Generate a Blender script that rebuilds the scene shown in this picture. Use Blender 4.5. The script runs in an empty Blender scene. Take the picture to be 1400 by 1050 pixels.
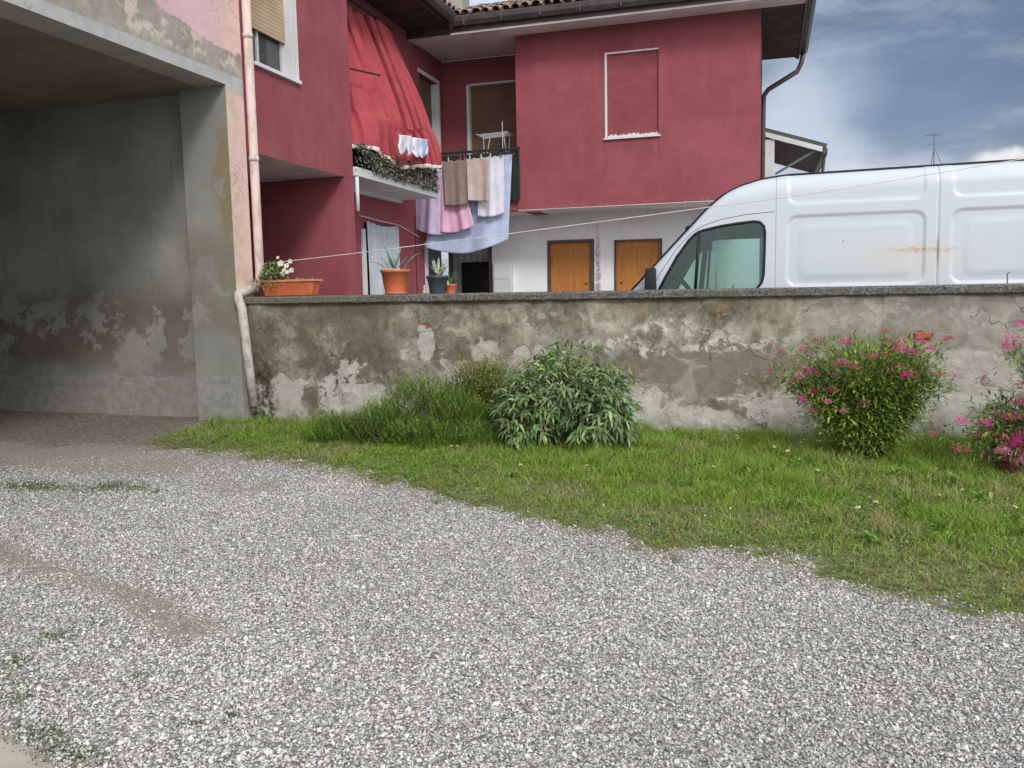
import bpy, math, random
import numpy as np
from mathutils import Vector, Matrix
PI=math.pi; R=math.radians
random.seed(4); rng=np.random.default_rng(7)
scene=bpy.context.scene; COL=scene.collection

# ------------------------------------------------------------------ camera numbers (solved from the photograph)
CF,CYA,CPI,CRO,CH=1143.535,.2957,.1077,.0191,1.4
def ray(px,py):
    x=(px-700)/CF; y=(525-py)/CF
    c,s=math.cos(CRO),math.sin(CRO); x1=x*c+y*s; y1=-x*s+y*c
    v=(x1, math.cos(CPI)+y1*math.sin(CPI), -math.sin(CPI)+y1*math.cos(CPI))
    c,s=math.cos(CYA),math.sin(CYA)
    return (v[0]*c-v[1]*s, v[0]*s+v[1]*c, v[2])
def at(px,py,ax,val):
    v=ray(px,py); i='xyz'.index(ax); t=(val-(0,0,CH)[i])/v[i]
    return Vector((v[0]*t,v[1]*t,CH+v[2]*t))

# ------------------------------------------------------------------ object helpers
def wloc(o):
    v=Vector((0,0,0))
    while o is not None:
        v+=o.location; o=o.parent
    return v
def tag(o,label=None,cat=None,group=None,kind=None):
    if label: o['label']=label
    if cat: o['category']=cat
    if group: o['group']=group
    if kind: o['kind']=kind
    return o
def thing(name,label,cat,loc=(0,0,0),group=None):
    o=bpy.data.objects.new(name,None); COL.objects.link(o); o.location=loc; o.empty_display_size=.1
    return tag(o,label,cat,group)
def link(name,me,mat,parent=None,local=False):
    o=bpy.data.objects.new(name,me); COL.objects.link(o)
    if mat is not None: me.materials.append(mat)
    if parent is not None:
        o.parent=parent
        if not local: o.location=-wloc(parent)
    return o
def npmesh(name,V,F,mat,parent=None,col=None,smooth=False,local=False,attrs=None):
    V=np.asarray(V,dtype=np.float32).reshape(-1,3); F=np.asarray(F,dtype=np.int32); k=F.shape[1]
    me=bpy.data.meshes.new(name)
    me.vertices.add(len(V)); me.vertices.foreach_set('co',V.ravel())
    me.loops.add(F.size); me.loops.foreach_set('vertex_index',F.ravel())
    me.polygons.add(len(F)); me.polygons.foreach_set('loop_start',np.arange(0,F.size,k,dtype=np.int32))
    try: me.polygons.foreach_set('loop_total',np.full(len(F),k,dtype=np.int32))
    except Exception: pass
    me.polygons.foreach_set('use_smooth',np.full(len(F),smooth))
    me.update(calc_edges=True)
    if col is not None:
        c=np.ones((len(V),4),dtype=np.float32); c[:,:3]=col
        a=me.color_attributes.new('Col','FLOAT_COLOR','POINT'); a.data.foreach_set('color',c.ravel())
    return link(name,me,mat,parent,local)
class MB:
    def __init__(s): s.v=[]; s.f=[]
    def add(s,vs,fs):
        n=len(s.v); s.v+= [tuple(p) for p in vs]; s.f+= [tuple(n+i for i in f) for f in fs]; return s
    def box(s,x0,x1,y0,y1,z0,z1):
        return s.add([(x0,y0,z0),(x1,y0,z0),(x1,y1,z0),(x0,y1,z0),(x0,y0,z1),(x1,y0,z1),(x1,y1,z1),(x0,y1,z1)],
            [(0,3,2,1),(4,5,6,7),(0,1,5,4),(1,2,6,5),(2,3,7,6),(3,0,4,7)])
    def hexa(s,p): # 8 points: bottom 4 ccw, top 4
        return s.add(p,[(0,3,2,1),(4,5,6,7),(0,1,5,4),(1,2,6,5),(2,3,7,6),(3,0,4,7)])
    def bar(s,a,b,w,h=None,up=(0,0,1)):
        h=h or w; a=Vector(a); b=Vector(b); d=(b-a).normalized(); u=Vector(up)
        if abs(d.dot(u))>.98: u=Vector((0,1,0))
        r=d.cross(u).normalized(); u=r.cross(d).normalized(); r*=w/2; u*=h/2
        return s.add([a-r-u,a+r-u,a+r+u,a-r+u,b-r-u,b+r-u,b+r+u,b-r+u],[(0,3,2,1),(4,5,6,7),(0,1,5,4),(1,2,6,5),(2,3,7,6),(3,0,4,7)])
    def tube(s,pts,r,seg=8,cap=True):
        pts=[Vector(p) for p in pts]; n=len(s.v); rr=r if hasattr(r,'__len__') else [r]*len(pts)
        ref=None
        for i,p in enumerate(pts):
            d=(pts[min(i+1,len(pts)-1)]-pts[max(i-1,0)]).normalized()
            if ref is None: ref=Vector((0,0,1)) if abs(d.z)<.9 else Vector((1,0,0))
            a=d.cross(ref).normalized(); b=a.cross(d).normalized(); ref=b
            for k in range(seg):
                t=2*PI*k/seg; s.v.append(tuple(p+a*math.cos(t)*rr[i]+b*math.sin(t)*rr[i]))
        for i in range(len(pts)-1):
            for k in range(seg):
                k2=(k+1)%seg; s.f.append((n+i*seg+k,n+i*seg+k2,n+(i+1)*seg+k2,n+(i+1)*seg+k))
        if cap:
            s.f.append(tuple(n+k for k in reversed(range(seg)))); s.f.append(tuple(n+(len(pts)-1)*seg+k for k in range(seg)))
        return s
    def lathe(s,prof,c,seg=28):
        n=len(s.v); c=Vector(c)
        for (r,z) in prof:
            for k in range(seg):
                t=2*PI*k/seg; s.v.append((c.x+r*math.cos(t),c.y+r*math.sin(t),c.z+z))
        for i in range(len(prof)-1):
            for k in range(seg):
                k2=(k+1)%seg; s.f.append((n+i*seg+k,n+i*seg+k2,n+(i+1)*seg+k2,n+(i+1)*seg+k))
        return s
    def grid(s,fn,nu,nv):
        n=len(s.v)
        for j in range(nv+1):
            for i in range(nu+1): s.v.append(tuple(fn(i/nu,j/nv)))
        for j in range(nv):
            for i in range(nu):
                a=n+j*(nu+1)+i; s.f.append((a,a+1,a+nu+2,a+nu+1))
        return s
    def prism(s,poly,d): # extrude polygon (list of 3d) by vector d
        k=len(poly); d=Vector(d); P=[Vector(p) for p in poly]
        return s.add(P+[p+d for p in P],[tuple(reversed(range(k))),tuple(range(k,2*k))]+[(i,(i+1)%k,k+(i+1)%k,k+i) for i in range(k)])
    def build(s,name,mat,parent=None,smooth=False,bevel=0,local=False,solid=0,sub=0,seg=2):
        me=bpy.data.meshes.new(name); me.from_pydata(s.v,[],s.f); me.update()
        if smooth:
            for p in me.polygons: p.use_smooth=True
        o=link(name,me,mat,parent,local)
        if sub: m=o.modifiers.new('sub','SUBSURF'); m.levels=m.render_levels=sub
        if solid: m=o.modifiers.new('solid','SOLIDIFY'); m.thickness=solid; m.offset=0
        if bevel: m=o.modifiers.new('bev','BEVEL'); m.width=bevel; m.segments=seg; m.limit_method='ANGLE'; m.angle_limit=R(40)
        return o
def B(*a): return MB().box(*a)

# ------------------------------------------------------------------ material helper
class T:
    def __init__(s,name,rough=.8,spec=.3):
        s.m=bpy.data.materials.new(name); s.m.use_nodes=True; s.t=s.m.node_tree; s.N=s.t.nodes; s.L=s.t.links
        s.b=s.N['Principled BSDF']; s.out=s.N['Material Output']
        s.b.inputs['Roughness'].default_value=rough
        s.b.inputs['Specular IOR Level'].default_value=spec
        s.tc=None; s.bh=None
    def pos(s):
        if s.tc is None: s.tc=s.N.new('ShaderNodeTexCoord')
        return s.tc.outputs['Object']
    def set(s,sock,v):
        if isinstance(v,bpy.types.NodeSocket): s.L.new(v,sock)
        elif v is not None:
            if sock.type=='RGBA' and len(v)==3: v=(*v,1)
            sock.default_value=v
    def math(s,op,a,b=0.,clamp=False):
        n=s.N.new('ShaderNodeMath'); n.operation=op; n.use_clamp=clamp; s.set(n.inputs[0],a); s.set(n.inputs[1],b); return n.outputs[0]
    def vmath(s,op,a,b=None):
        n=s.N.new('ShaderNodeVectorMath'); n.operation=op; s.set(n.inputs[0],a); s.set(n.inputs[1],b); return n.outputs[0]
    def xyz(s,v=None):
        n=s.N.new('ShaderNodeSeparateXYZ'); s.L.new(v or s.pos(),n.inputs[0]); return n.outputs
    def scl(s,v,sx,sy,sz): return s.vmath('MULTIPLY',v,(sx,sy,sz))
    def noise(s,scale,detail=4,rough=.55,vec=None,dist=0.,color=False):
        n=s.N.new('ShaderNodeTexNoise'); s.L.new(vec or s.pos(),n.inputs['Vector'])
        n.inputs['Scale'].default_value=scale; n.inputs['Detail'].default_value=detail; n.inputs['Roughness'].default_value=rough; n.inputs['Distortion'].default_value=dist
        return n.outputs['Color' if color else 'Fac']
    def vor(s,scale,feature='F1',vec=None,out='Distance',rnd=1.):
        n=s.N.new('ShaderNodeTexVoronoi'); n.feature=feature; s.L.new(vec or s.pos(),n.inputs['Vector'])
        n.inputs['Scale'].default_value=scale; n.inputs['Randomness'].default_value=rnd; return n.outputs[out]
    def warp(s,amount,scale,vec=None,detail=3):
        vec=vec or s.pos(); c=s.noise(scale,detail,.55,vec,color=True)
        return s.vmath('ADD',vec,s.vmath('MULTIPLY',s.vmath('SUBTRACT',c,(.5,.5,.5)),(amount,)*3))
    def sm(s,f,lo,hi,a=0.,b=1.):
        n=s.N.new('ShaderNodeMapRange'); n.interpolation_type='SMOOTHSTEP'; s.set(n.inputs[0],f)
        n.inputs[1].default_value=lo; n.inputs[2].default_value=hi; n.inputs[3].default_value=a; n.inputs[4].default_value=b; return n.outputs[0]
    def mix(s,f,a,b,mode='MIX'):
        n=s.N.new('ShaderNodeMix'); n.data_type='RGBA'; n.blend_type=mode; s.set(n.inputs[0],f); s.set(n.inputs[6],a); s.set(n.inputs[7],b); return n.outputs[2]
    def ramp(s,f,stops):
        n=s.N.new('ShaderNodeValToRGB'); s.set(n.inputs[0],f); e=n.color_ramp.elements
        while len(e)<len(stops): e.new(.5)
        for i,(p,c) in enumerate(stops): e[i].position=p; e[i].color=(*c,1) if len(c)==3 else c
        return n.outputs[0]
    def blob(s,vec,cx,cy,cz,rx,ry,rz,soft=.25):
        # soft-edged ellipsoid mask in object space; radius >= 50 ignores the axis
        n=s.vmath('MULTIPLY',s.vmath('SUBTRACT',vec,(cx,cy,cz)),(1/rx if rx<50 else 0,1/ry if ry<50 else 0,1/rz if rz<50 else 0))
        l=s.N.new('ShaderNodeVectorMath'); l.operation='LENGTH'; s.L.new(n,l.inputs[0])
        return s.sm(l.outputs['Value'],1-soft,1+soft,1.,0.)
    def bump(s,h,strength=.4,dist=.01):
        n=s.N.new('ShaderNodeBump'); n.inputs['Strength'].default_value=strength; n.inputs['Distance'].default_value=dist
        s.L.new(h,n.inputs['Height'])
        if s.bh: s.L.new(s.bh,n.inputs['Normal'])
        s.bh=n.outputs[0]; s.L.new(s.bh,s.b.inputs['Normal'])
    def base(s,c): s.set(s.b.inputs['Base Color'],c); return s
    def rough(s,v): s.set(s.b.inputs['Roughness'],v); return s
def simple(name,c,rough=.6,spec=.3,var=.12,scale=6,metal=0,bump=0,bs=60):
    t=T(name,rough,spec); n=t.noise(scale,5,.6)
    t.base(t.mix(t.sm(n,.3,.7),[x*(1-var) for x in c],[min(1,x*(1+var)) for x in c]))
    t.b.inputs['Metallic'].default_value=metal
    if bump: t.bump(t.noise(bs,4),bump,.004)
    return t.m
def foliage(name,rough=.55,trans=.35,tint=(1,1,1)):
    t=T(name,rough,.25); a=t.N.new('ShaderNodeAttribute'); a.attribute_name='Col'
    c=t.mix(1.,a.outputs['Color'],tint,'MULTIPLY'); t.base(c)
    tr=t.N.new('ShaderNodeBsdfTranslucent'); t.L.new(t.mix(.35,c,(.5,.6,.1)),tr.inputs[0]) if False else t.L.new(c,tr.inputs[0])
    m=t.N.new('ShaderNodeMixShader'); m.inputs[0].default_value=trans
    t.L.new(t.b.outputs[0],m.inputs[1]); t.L.new(tr.outputs[0],m.inputs[2]); t.L.new(m.outputs[0],t.out.inputs[0]); return t.m
def attrmat(name,rough=.8,spec=.25):
    t=T(name,rough,spec); a=t.N.new('ShaderNodeAttribute'); a.attribute_name='Col'; t.base(a.outputs['Color']); return t.m

# ---- garden wall plaster
def mat_garden_wall():
    t=T('old_garden_wall_render',.92,.15); p=t.pos(); q=t.scl(p,1,0,1)
    w1=t.warp(.34,3.2,q,6); w2=t.warp(.2,7,q,7)
    x,y,z=t.xyz(); olive=t.ramp(t.noise(2.3,9,.74,w1),[(.32,(.085,.078,.056)),(.43,(.16,.145,.108)),(.52,(.28,.257,.20)),(.64,(.48,.455,.39))])
    olive=t.mix(t.math('MULTIPLY',t.sm(t.noise(1.5,7,.7,t.vmath('ADD',w2,(7,0,3))),.52,.56),.55),olive,(.335,.32,.285))
    olive=t.mix(t.math('MULTIPLY',t.sm(t.noise(1.8,7,.7,t.vmath('ADD',w2,(2,0,9))),.55,.585),.6),olive,(.11,.10,.078))
    olive=t.mix(t.math('MULTIPLY',t.sm(x,.2,1.4),.45),olive,t.ramp(t.noise(3.5,7,.7,w2),[(.35,(.24,.225,.21)),(.65,(.42,.40,.38))]))
    c=t.mix(t.sm(t.noise(26,4,.7,q),.4,.75,0,.35),olive,(.27,.245,.19)); c=t.mix(t.math('MULTIPLY',t.math('MULTIPLY',t.sm(x,-2.2,-3.2),t.sm(t.noise(1.3,8,.7,w1),.42,.52)),.62),c,(.10,.092,.062))
    # ochre iron stains near the top
    oc=t.math('MULTIPLY',t.sm(t.noise(3.6,5,.6,w1),.6,.7),t.sm(z,.85,1.15)); c=t.mix(t.math('MULTIPLY',oc,.55),c,(.36,.23,.11))
    # exposed pale undercoat, growing towards the foot
    lim=t.sm(z,.15,1.05,.44,.72); n=t.noise(1.7,8,.62,w1)
    pale=t.sm(t.math('SUBTRACT',n,lim),-.008,.02)
    def PX(a,b): v=at(a,b,'y',8.3); return v.x,v.z
    pm=None
    for (a,b,rx,rz) in ((586,470,.085,.2),(666,478,.17,.13),(395,565,.3,.2),(715,480,.1,.06),(1330,520,.42,.28),(1180,560,.5,.2),(500,540,.3,.12),(930,575,.7,.14)):
        X,Z=PX(a,b); m=t.blob(w2,X,0,Z,rx,99,rz,.14); pm=m if pm is None else t.math('MAXIMUM',pm,m)
    pale=t.math('MAXIMUM',pale,pm)
    pc=t.ramp(t.noise(5,6,.7,w2),[(.3,(.34,.32,.29)),(.55,(.49,.47,.43)),(.75,(.62,.60,.56))])
    c=t.mix(t.math('MULTIPLY',pale,.9),c,pc)
    # brown scabs where the second coat has gone
    bm=None
    for (a,b,rx,rz) in ((885,505,.36,.17),(985,525,.3,.12),(1010,500,.4,.1),(960,478,.36,.1),(1085,500,.25,.1)):
        X,Z=PX(a,b); m=t.blob(w1,X,0,Z,rx,99,rz,.12); bm=m if bm is None else t.math('MAXIMUM',bm,m)
    c=t.mix(t.math('MULTIPLY',bm,.85),c,t.ramp(t.noise(7,5,.6,w2),[(.3,(.155,.13,.10)),(.7,(.26,.225,.18))]))
    # salt crests along the scab borders
    cr=t.math('MULTIPLY',t.sm(t.math('ABSOLUTE',t.math('SUBTRACT',n,t.math('ADD',lim,.012))),.0,.022,1,0),t.sm(t.noise(14,4,.7,q),.42,.6))
    cm=None
    for (a,b,rx,rz) in ((850,470,.4,.06),(930,452,.45,.07),(1000,470,.5,.07),(900,478,.2,.04),(1040,545,.5,.05)):
        X,Z=PX(a,b); m=t.blob(w1,X,0,Z,rx,99,rz,.5); cm=m if cm is None else t.math('MAXIMUM',cm,m)
    crest=t.math('MAXIMUM',cr,t.math('MULTIPLY',cm,t.sm(t.noise(9,8,.8,w2),.47,.55)))
    c=t.mix(t.math('MULTIPLY',crest,.9),c,(.62,.60,.53))
    # bare brick
    br=None
    for (a,b,rx,rz) in ((1262,459,.075,.04),(586,445,.05,.022),(1347,522,.02,.035)):
        X,Z=PX(a,b); m=t.blob(w2,X,0,Z,rx,99,rz,.12); br=m if br is None else t.math('MAXIMUM',br,m)
    c=t.mix(t.math('MULTIPLY',br,.8),c,(.34,.115,.07))
    # cracks
    e=t.vor(1.5,'DISTANCE_TO_EDGE',t.warp(.5,2.6,q,6)); ck=t.math('MULTIPLY',t.sm(e,.001,.007,1,0),t.sm(t.noise(1.6,2,.5,q),.5,.6))
    c=t.mix(t.math('MULTIPLY',ck,.5),c,(.06,.052,.042))
    # green-black blotches at foot and corner, darker streaks towards the top
    ft=t.math('MULTIPLY',t.sm(z,.0,.22,1,0),t.sm(t.noise(4,5,.7,w2),.42,.6)); c=t.mix(t.math('MULTIPLY',ft,.5),c,(.09,.085,.055))
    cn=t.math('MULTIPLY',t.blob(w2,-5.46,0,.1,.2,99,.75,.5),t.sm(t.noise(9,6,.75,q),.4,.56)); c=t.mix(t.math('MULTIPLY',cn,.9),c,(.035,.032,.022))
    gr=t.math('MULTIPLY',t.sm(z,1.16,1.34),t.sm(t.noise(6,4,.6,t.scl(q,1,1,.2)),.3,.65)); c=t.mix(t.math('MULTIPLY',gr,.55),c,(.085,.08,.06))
    t.base(c)
    h=t.math('ADD',t.math('MULTIPLY',pale,-.6),t.math('MULTIPLY',bm,-.5)); h=t.math('ADD',h,t.math('MULTIPLY',ck,-.8)); h=t.math('ADD',h,t.math('MULTIPLY',crest,.3)); h=t.math('ADD',h,t.math('MULTIPLY',br,-.8))
    t.bump(h,.8,.014); t.bump(t.noise(38,8,.75,q),.65,.012); t.bump(t.noise(7,5,.6,q),.5,.03); return t.m
def mat_cap():
    t=T('weathered_concrete_coping',.93,.15); n=t.noise(42,7,.85); b=t.noise(3,5,.6)
    c=t.ramp(n,[(.36,(.035,.035,.03)),(.48,(.13,.128,.115)),(.58,(.27,.265,.24)),(.68,(.50,.49,.45))])
    x,y,z=t.xyz()
    c=t.mix(t.sm(b,.45,.62,0,.5),c,(.13,.125,.09)); c=t.mix(t.math('MULTIPLY',t.sm(x,-3.5,-5),.5),c,(.2,.175,.12))
    t.base(c); t.bump(n,1.,.02); t.bump(t.noise(9,4),.6,.03); return t.m
def mat_passage():
    t=T('damp_grey_passage_render',.9,.15); p=t.pos(); x,y,z=t.xyz(); w=t.warp(.35,2.4,p,5); w2=t.warp(.1,12,p,5)
    c=t.ramp(t.noise(1.3,6,.6,w),[(.3,(.20,.202,.188)),(.55,(.28,.28,.255)),(.75,(.37,.365,.335))])
    band=t.math('MULTIPLY',t.sm(z,.45,.8),t.sm(z,1.25,1.75,1,0))
    dm=t.math('MULTIPLY',t.sm(t.noise(1.7,8,.7,w2),.475,.505),band)
    c=t.mix(t.math('MULTIPLY',dm,.78),c,t.ramp(t.noise(4,4,.6),[(.3,(.115,.092,.074)),(.7,(.18,.148,.115))]))
    ft=t.sm(t.math('ADD',z,t.math('MULTIPLY',t.noise(2.4,3,.5,t.scl(p,1,1,0)),.22)),.58,.6,1,0)
    c=t.mix(t.math('MULTIPLY',ft,.75),c,t.ramp(t.noise(9,8,.75,w2),[(.3,(.19,.182,.168)),(.6,(.34,.325,.305)),(.8,(.44,.43,.40))]))
    st=t.math('MULTIPLY',t.sm(t.noise(16,3,.6,t.scl(p,1,1,.12)),.58,.75),.25); c=t.mix(st,c,(.075,.07,.058))
    t.base(c); t.bump(t.math('MULTIPLY',ft,1.),.5,.012); t.bump(t.noise(28,8,.75),.55,.012); return t.m
def mat_pilaster():
    t=T('stained_pilaster_render',.9,.15); p=t.pos(); x,y,z=t.xyz(); w=t.warp(.25,3.4,p,5); w2=t.warp(.08,14,p,5)
    c=t.ramp(t.noise(2,6,.6,w),[(.3,(.22,.218,.20)),(.7,(.30,.298,.275))])
    band=t.math('MULTIPLY',t.sm(z,.95,1.15),t.sm(z,1.9,2.25,1,0)); dm=t.math('MULTIPLY',t.sm(t.noise(1.9,7,.62,w2),.43,.47),band)
    c=t.mix(t.math('MULTIPLY',dm,.7),c,t.ramp(t.noise(5,4),[(.3,(.17,.155,.11)),(.7,(.25,.22,.155))]))
    e=t.math('MULTIPLY',t.math('MULTIPLY',t.blob(w2,-5.66,0,2.65,.22,99,.62,.3),t.sm(t.noise(6,6,.7,w2),.38,.5)),.85); c=t.mix(e,c,(.25,.185,.10))
    ft=t.sm(t.math('ADD',z,t.math('MULTIPLY',t.noise(4,3),.25)),.62,.66,1,0); c=t.mix(t.math('MULTIPLY',ft,.7),c,t.ramp(t.noise(14,8,.75,w2),[(.3,(.17,.165,.155)),(.7,(.42,.41,.39))]))
    e=t.math('MULTIPLY',t.sm(z,0.,.16,1,0),t.sm(t.noise(7,4),.4,.6)); c=t.mix(t.math('MULTIPLY',e,.5),c,(.11,.10,.06))
    t.base(c); t.bump(t.noise(34,8,.75),.55,.01); return t.m
def mat_pink():
    t=T('flaking_pink_facade',.88,.2); p=t.pos(); q=t.scl(p,0,1,1); x,y,z=t.xyz(); w=t.warp(.22,4,q,6); w2=t.warp(.1,14,q,5)
    pk=t.ramp(t.noise(1.2,5,.6,w),[(.3,(.62,.41,.45)),(.7,(.70,.49,.52))])
    pk=t.mix(t.sm(y,7.7,8.3),pk,t.ramp(t.noise(4,6,.65,w2),[(.3,(.66,.43,.40)),(.7,(.74,.55,.50))]))
    zz=t.math('ADD',t.math('ADD',z,t.math('MULTIPLY',t.math('SUBTRACT',y,7.1),.15)),t.math('MULTIPLY',t.math('SUBTRACT',t.noise(3,7,.7,q),.5),.35))
    band=t.sm(zz,4.22,4.25,1,0)   # repaired strip over the lintel
    gy=t.ramp(t.noise(3,7,.7,w2),[(.35,(.27,.235,.20)),(.55,(.37,.34,.30)),(.68,(.50,.45,.40))])
    cream=t.math('MULTIPLY',t.sm(t.noise(3.2,7,.7,w2),.51,.57),t.sm(z,3.84,3.95)); gy=t.mix(t.math('MULTIPLY',cream,.75),gy,(.66,.55,.47))
    side=t.math('MULTIPLY',band,t.math('SUBTRACT',1.,t.math('MULTIPLY',t.sm(y,8.07,8.13),t.sm(z,3.75,3.5)))) 
    c=t.mix(t.math('MULTIPLY',band,t.sm(z,3.6,3.72)),pk,gy)
    lin=t.math('MULTIPLY',t.sm(z,3.835,3.85,1,0),t.sm(z,3.66,3.7)); c=t.mix(lin,c,t.ramp(t.noise(9,5),[(.3,(.38,.385,.40)),(.7,(.47,.475,.49))]))
    # the pier below: tan and cream losses along the arris
    tn=t.math('MULTIPLY',t.sm(t.noise(2.6,7,.65,w2),.44,.49),t.math('MULTIPLY',t.sm(y,8.42,8.18),t.sm(z,3.8,3.6))); c=t.mix(t.math('MULTIPLY',tn,.75),c,t.ramp(t.noise(8,4),[(.3,(.54,.42,.32)),(.7,(.70,.57,.46))]))
    e=t.vor(4,'DISTANCE_TO_EDGE',t.warp(.3,6,q,5)); ck=t.math('MULTIPLY',t.sm(e,.004,.02,1,0),t.sm(t.noise(2,3),.5,.6)); c=t.mix(t.math('MULTIPLY',ck,.6),c,(.2,.13,.10))
    ft=t.sm(zz,1.2,1.26,1,0); c=t.mix(t.math('MULTIPLY',ft,.8),c,t.ramp(t.noise(10,7,.7),[(.3,(.26,.25,.22)),(.7,(.43,.41,.37))]))
    t.base(c); t.bump(t.math('SUBTRACT',0.,band),.5,.01); t.bump(t.noise(30,7,.7),.4,.008); return t.m
def mat_red(name='maroon_facade_paint',c0=(.255,.062,.078),c1=(.31,.085,.10)):
    t=T(name,.82,.3); w=t.warp(.6,1.2); c=t.mix(t.sm(t.noise(.9,8,.7,w),.35,.65),c0,c1); c=t.mix(t.sm(t.noise(.7,7,.7,t.vmath('ADD',w,(5,2,1))),.55,.6,0,.35),c,[k_*.86 for k_ in c0])
    s=t.sm(t.noise(5,4,.6,t.scl(t.pos(),1,1,.15)),.5,.75,0,.3); c=t.mix(s,c,[x*1.25 for x in c1])
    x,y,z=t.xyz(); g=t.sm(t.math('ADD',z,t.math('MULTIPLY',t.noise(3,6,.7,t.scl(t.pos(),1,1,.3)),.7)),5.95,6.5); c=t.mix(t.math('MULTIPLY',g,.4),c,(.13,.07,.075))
    w3=t.warp(.12,6,t.pos(),4)
    for (sx,sz,rx,rz) in ((-2.80,3.8,.035,.34),(-1.86,3.75,.03,.42),(-2.3,3.95,.3,.07)): c=t.mix(t.math('MULTIPLY',t.blob(w3,sx,15.27,sz,rx,1,rz,.7),.3),c,(.13,.06,.065))
    lo=t.math('MULTIPLY',t.blob(t.pos(),-2.3,15.27,2.97,60,.3,.05,.5),t.sm(t.noise(14,5,.75,t.scl(t.pos(),1,1,3)),.60,.66)); c=t.mix(t.math('MULTIPLY',lo,.8),c,(.55,.50,.48))
    sc=t.math('MULTIPLY',t.sm(t.noise(9,6,.8,w3),.70,.74),.35); c=t.mix(sc,c,(.45,.24,.25))
    f=t.sm(t.noise(60,3,.6),.72,.78,0,.35); c=t.mix(f,c,(.5,.33,.33))
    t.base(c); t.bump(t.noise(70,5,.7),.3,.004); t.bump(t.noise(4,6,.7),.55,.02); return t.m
def mat_white(name,c=(.62,.62,.62),dirt=.25):
    t=T(name,.85,.25); b=t.mix(t.sm(t.noise(1.5,6,.65,t.warp(.3,2)),.35,.7),[x*(1-dirt) for x in c],c)
    s=t.sm(t.noise(8,5,.7,t.scl(t.pos(),1,1,.25)),.55,.8,0,.35); b=t.mix(s,b,[x*.6 for x in c])
    if name=='white_courtyard_wall':
        m=t.math('MULTIPLY',t.blob(t.warp(.10,9,t.pos(),5),-3.19,16.43,1.6,.05,.5,.95,.5),t.sm(t.noise(11,6,.75),.38,.55)); b=t.mix(t.math('MULTIPLY',m,.75),b,(.24,.17,.13))
        m=t.math('MULTIPLY',t.blob(t.warp(.2,4,t.pos(),5),-3.6,16.43,2.85,60,.5,.16,.6),t.sm(t.noise(3,6,.7),.42,.6)); b=t.mix(t.math('MULTIPLY',m,.3),b,(.45,.42,.38))
    t.base(b); t.bump(t.noise(50,4),.2,.004); return t.m
def mat_slats(name,c,pitch,axis='z',depth=.006):
    t=T(name,.65,.3); x,y,z=t.xyz(); a={'x':x,'y':y,'z':z}[axis]
    f=t.math('FRACT',t.math('MULTIPLY',a,1/pitch)); g=t.math('MAXIMUM',t.sm(f,.0,.14,1,0),t.sm(f,.86,1.,0,1))
    b=t.mix(t.sm(t.noise(3,5,.6),.3,.7),[k*.85 for k in c],[min(1,k*1.12) for k in c]); t.base(t.mix(t.math('MULTIPLY',g,.55),b,[k*.35 for k in c]))
    t.bump(t.math('MULTIPLY',g,-1.),.8,depth); return t.m

M={}
M['wall']=mat_garden_wall(); M['cap']=mat_cap(); M['passage']=mat_passage(); M['pilaster']=mat_pilaster(); M['pink']=mat_pink()
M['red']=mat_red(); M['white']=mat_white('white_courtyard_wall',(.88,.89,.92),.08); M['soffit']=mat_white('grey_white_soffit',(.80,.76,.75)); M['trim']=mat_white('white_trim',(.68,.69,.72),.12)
M['ceil']=mat_white('brown_grey_passage_ceiling',(.31,.29,.25),.3)  # brownish grey with darker blotches
M['shutter_tan']=mat_slats('tan_roller_shutter',(.47,.34,.23),.045); M['shutter_brown']=mat_slats('brown_roller_shutter',(.19,.115,.08),.05)
M['shutter_red']=mat_slats('red_painted_shutter',(.27,.062,.076),.042,depth=.005)
M['gate']=mat_slats('grey_gate_boards',(.33,.35,.35),.14,'x',.01)
M['gutter']=simple('brown_metal_gutter',(.075,.06,.062),.45,.5,.25,5); M['wood_dark']=simple('dark_eave_boards',(.06,.042,.04),.8,.2,.3,4)
M['black']=simple('black_iron',(.018,.02,.022),.5,.4); M['darkgreen']=simple('dark_green_iron',(.018,.028,.026),.5,.4); M['dark']=simple('shade_and_joint_black',(.012,.011,.011),.9,.1)  # last one: near-black for painted interior shade and a joint
M['doorwood']=(lambda t:(t.base(t.mix(t.sm(t.noise(3,5,.6,t.scl(t.pos(),6,1,.8)),.3,.7),(.40,.155,.038),(.50,.21,.055))),t.m)[1])(T('orange_plywood',.6,.3))
M['terracotta']=simple('terracotta_plastic',(.55,.145,.06),.55,.35,.12,12); M['terracotta_pale']=simple('faded_terracotta',(.60,.235,.16),.6,.3,.15,14)
M['greypot']=simple('slate_grey_pot',(.045,.058,.075),.5,.4,.15,12); M['soil']=simple('potting_soil',(.05,.035,.022),.95,.1,.3,40,0,.8,80)
M['pipe']=(lambda t:(t.base(t.mix(t.math('MULTIPLY',t.sm(t.noise(7,7,.75,t.scl(t.pos(),1,1,.4)),.45,.62),.75),(.66,.51,.48),(.38,.30,.26))),t.m)[1])(T('peeling_pink_downpipe',.75,.3))
M['pipe_low']=(lambda t:(t.base(t.mix(t.math('MULTIPLY',t.sm(t.noise(9,7,.75),.5,.66),.8),(.50,.47,.43),(.25,.225,.19))),t.m)[1])(T('chalky_white_downpipe',.8,.3))
M['tile']=(lambda t:(t.base(t.mix(t.sm(t.noise(11,6,.8),.4,.62),t.ramp(t.noise(4.2,2,.5),[(.3,(.22,.10,.065)),(.5,(.33,.16,.11)),(.62,(.16,.12,.10)),(.75,(.37,.28,.22))]),(.36,.33,.29))),t.bump(t.noise(40,5),.5,.006),t.m)[2])(T('lichened_roof_tile',.9,.15))
M['chimney']=mat_white('grey_chimney_render',(.42,.41,.37),.3)
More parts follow.
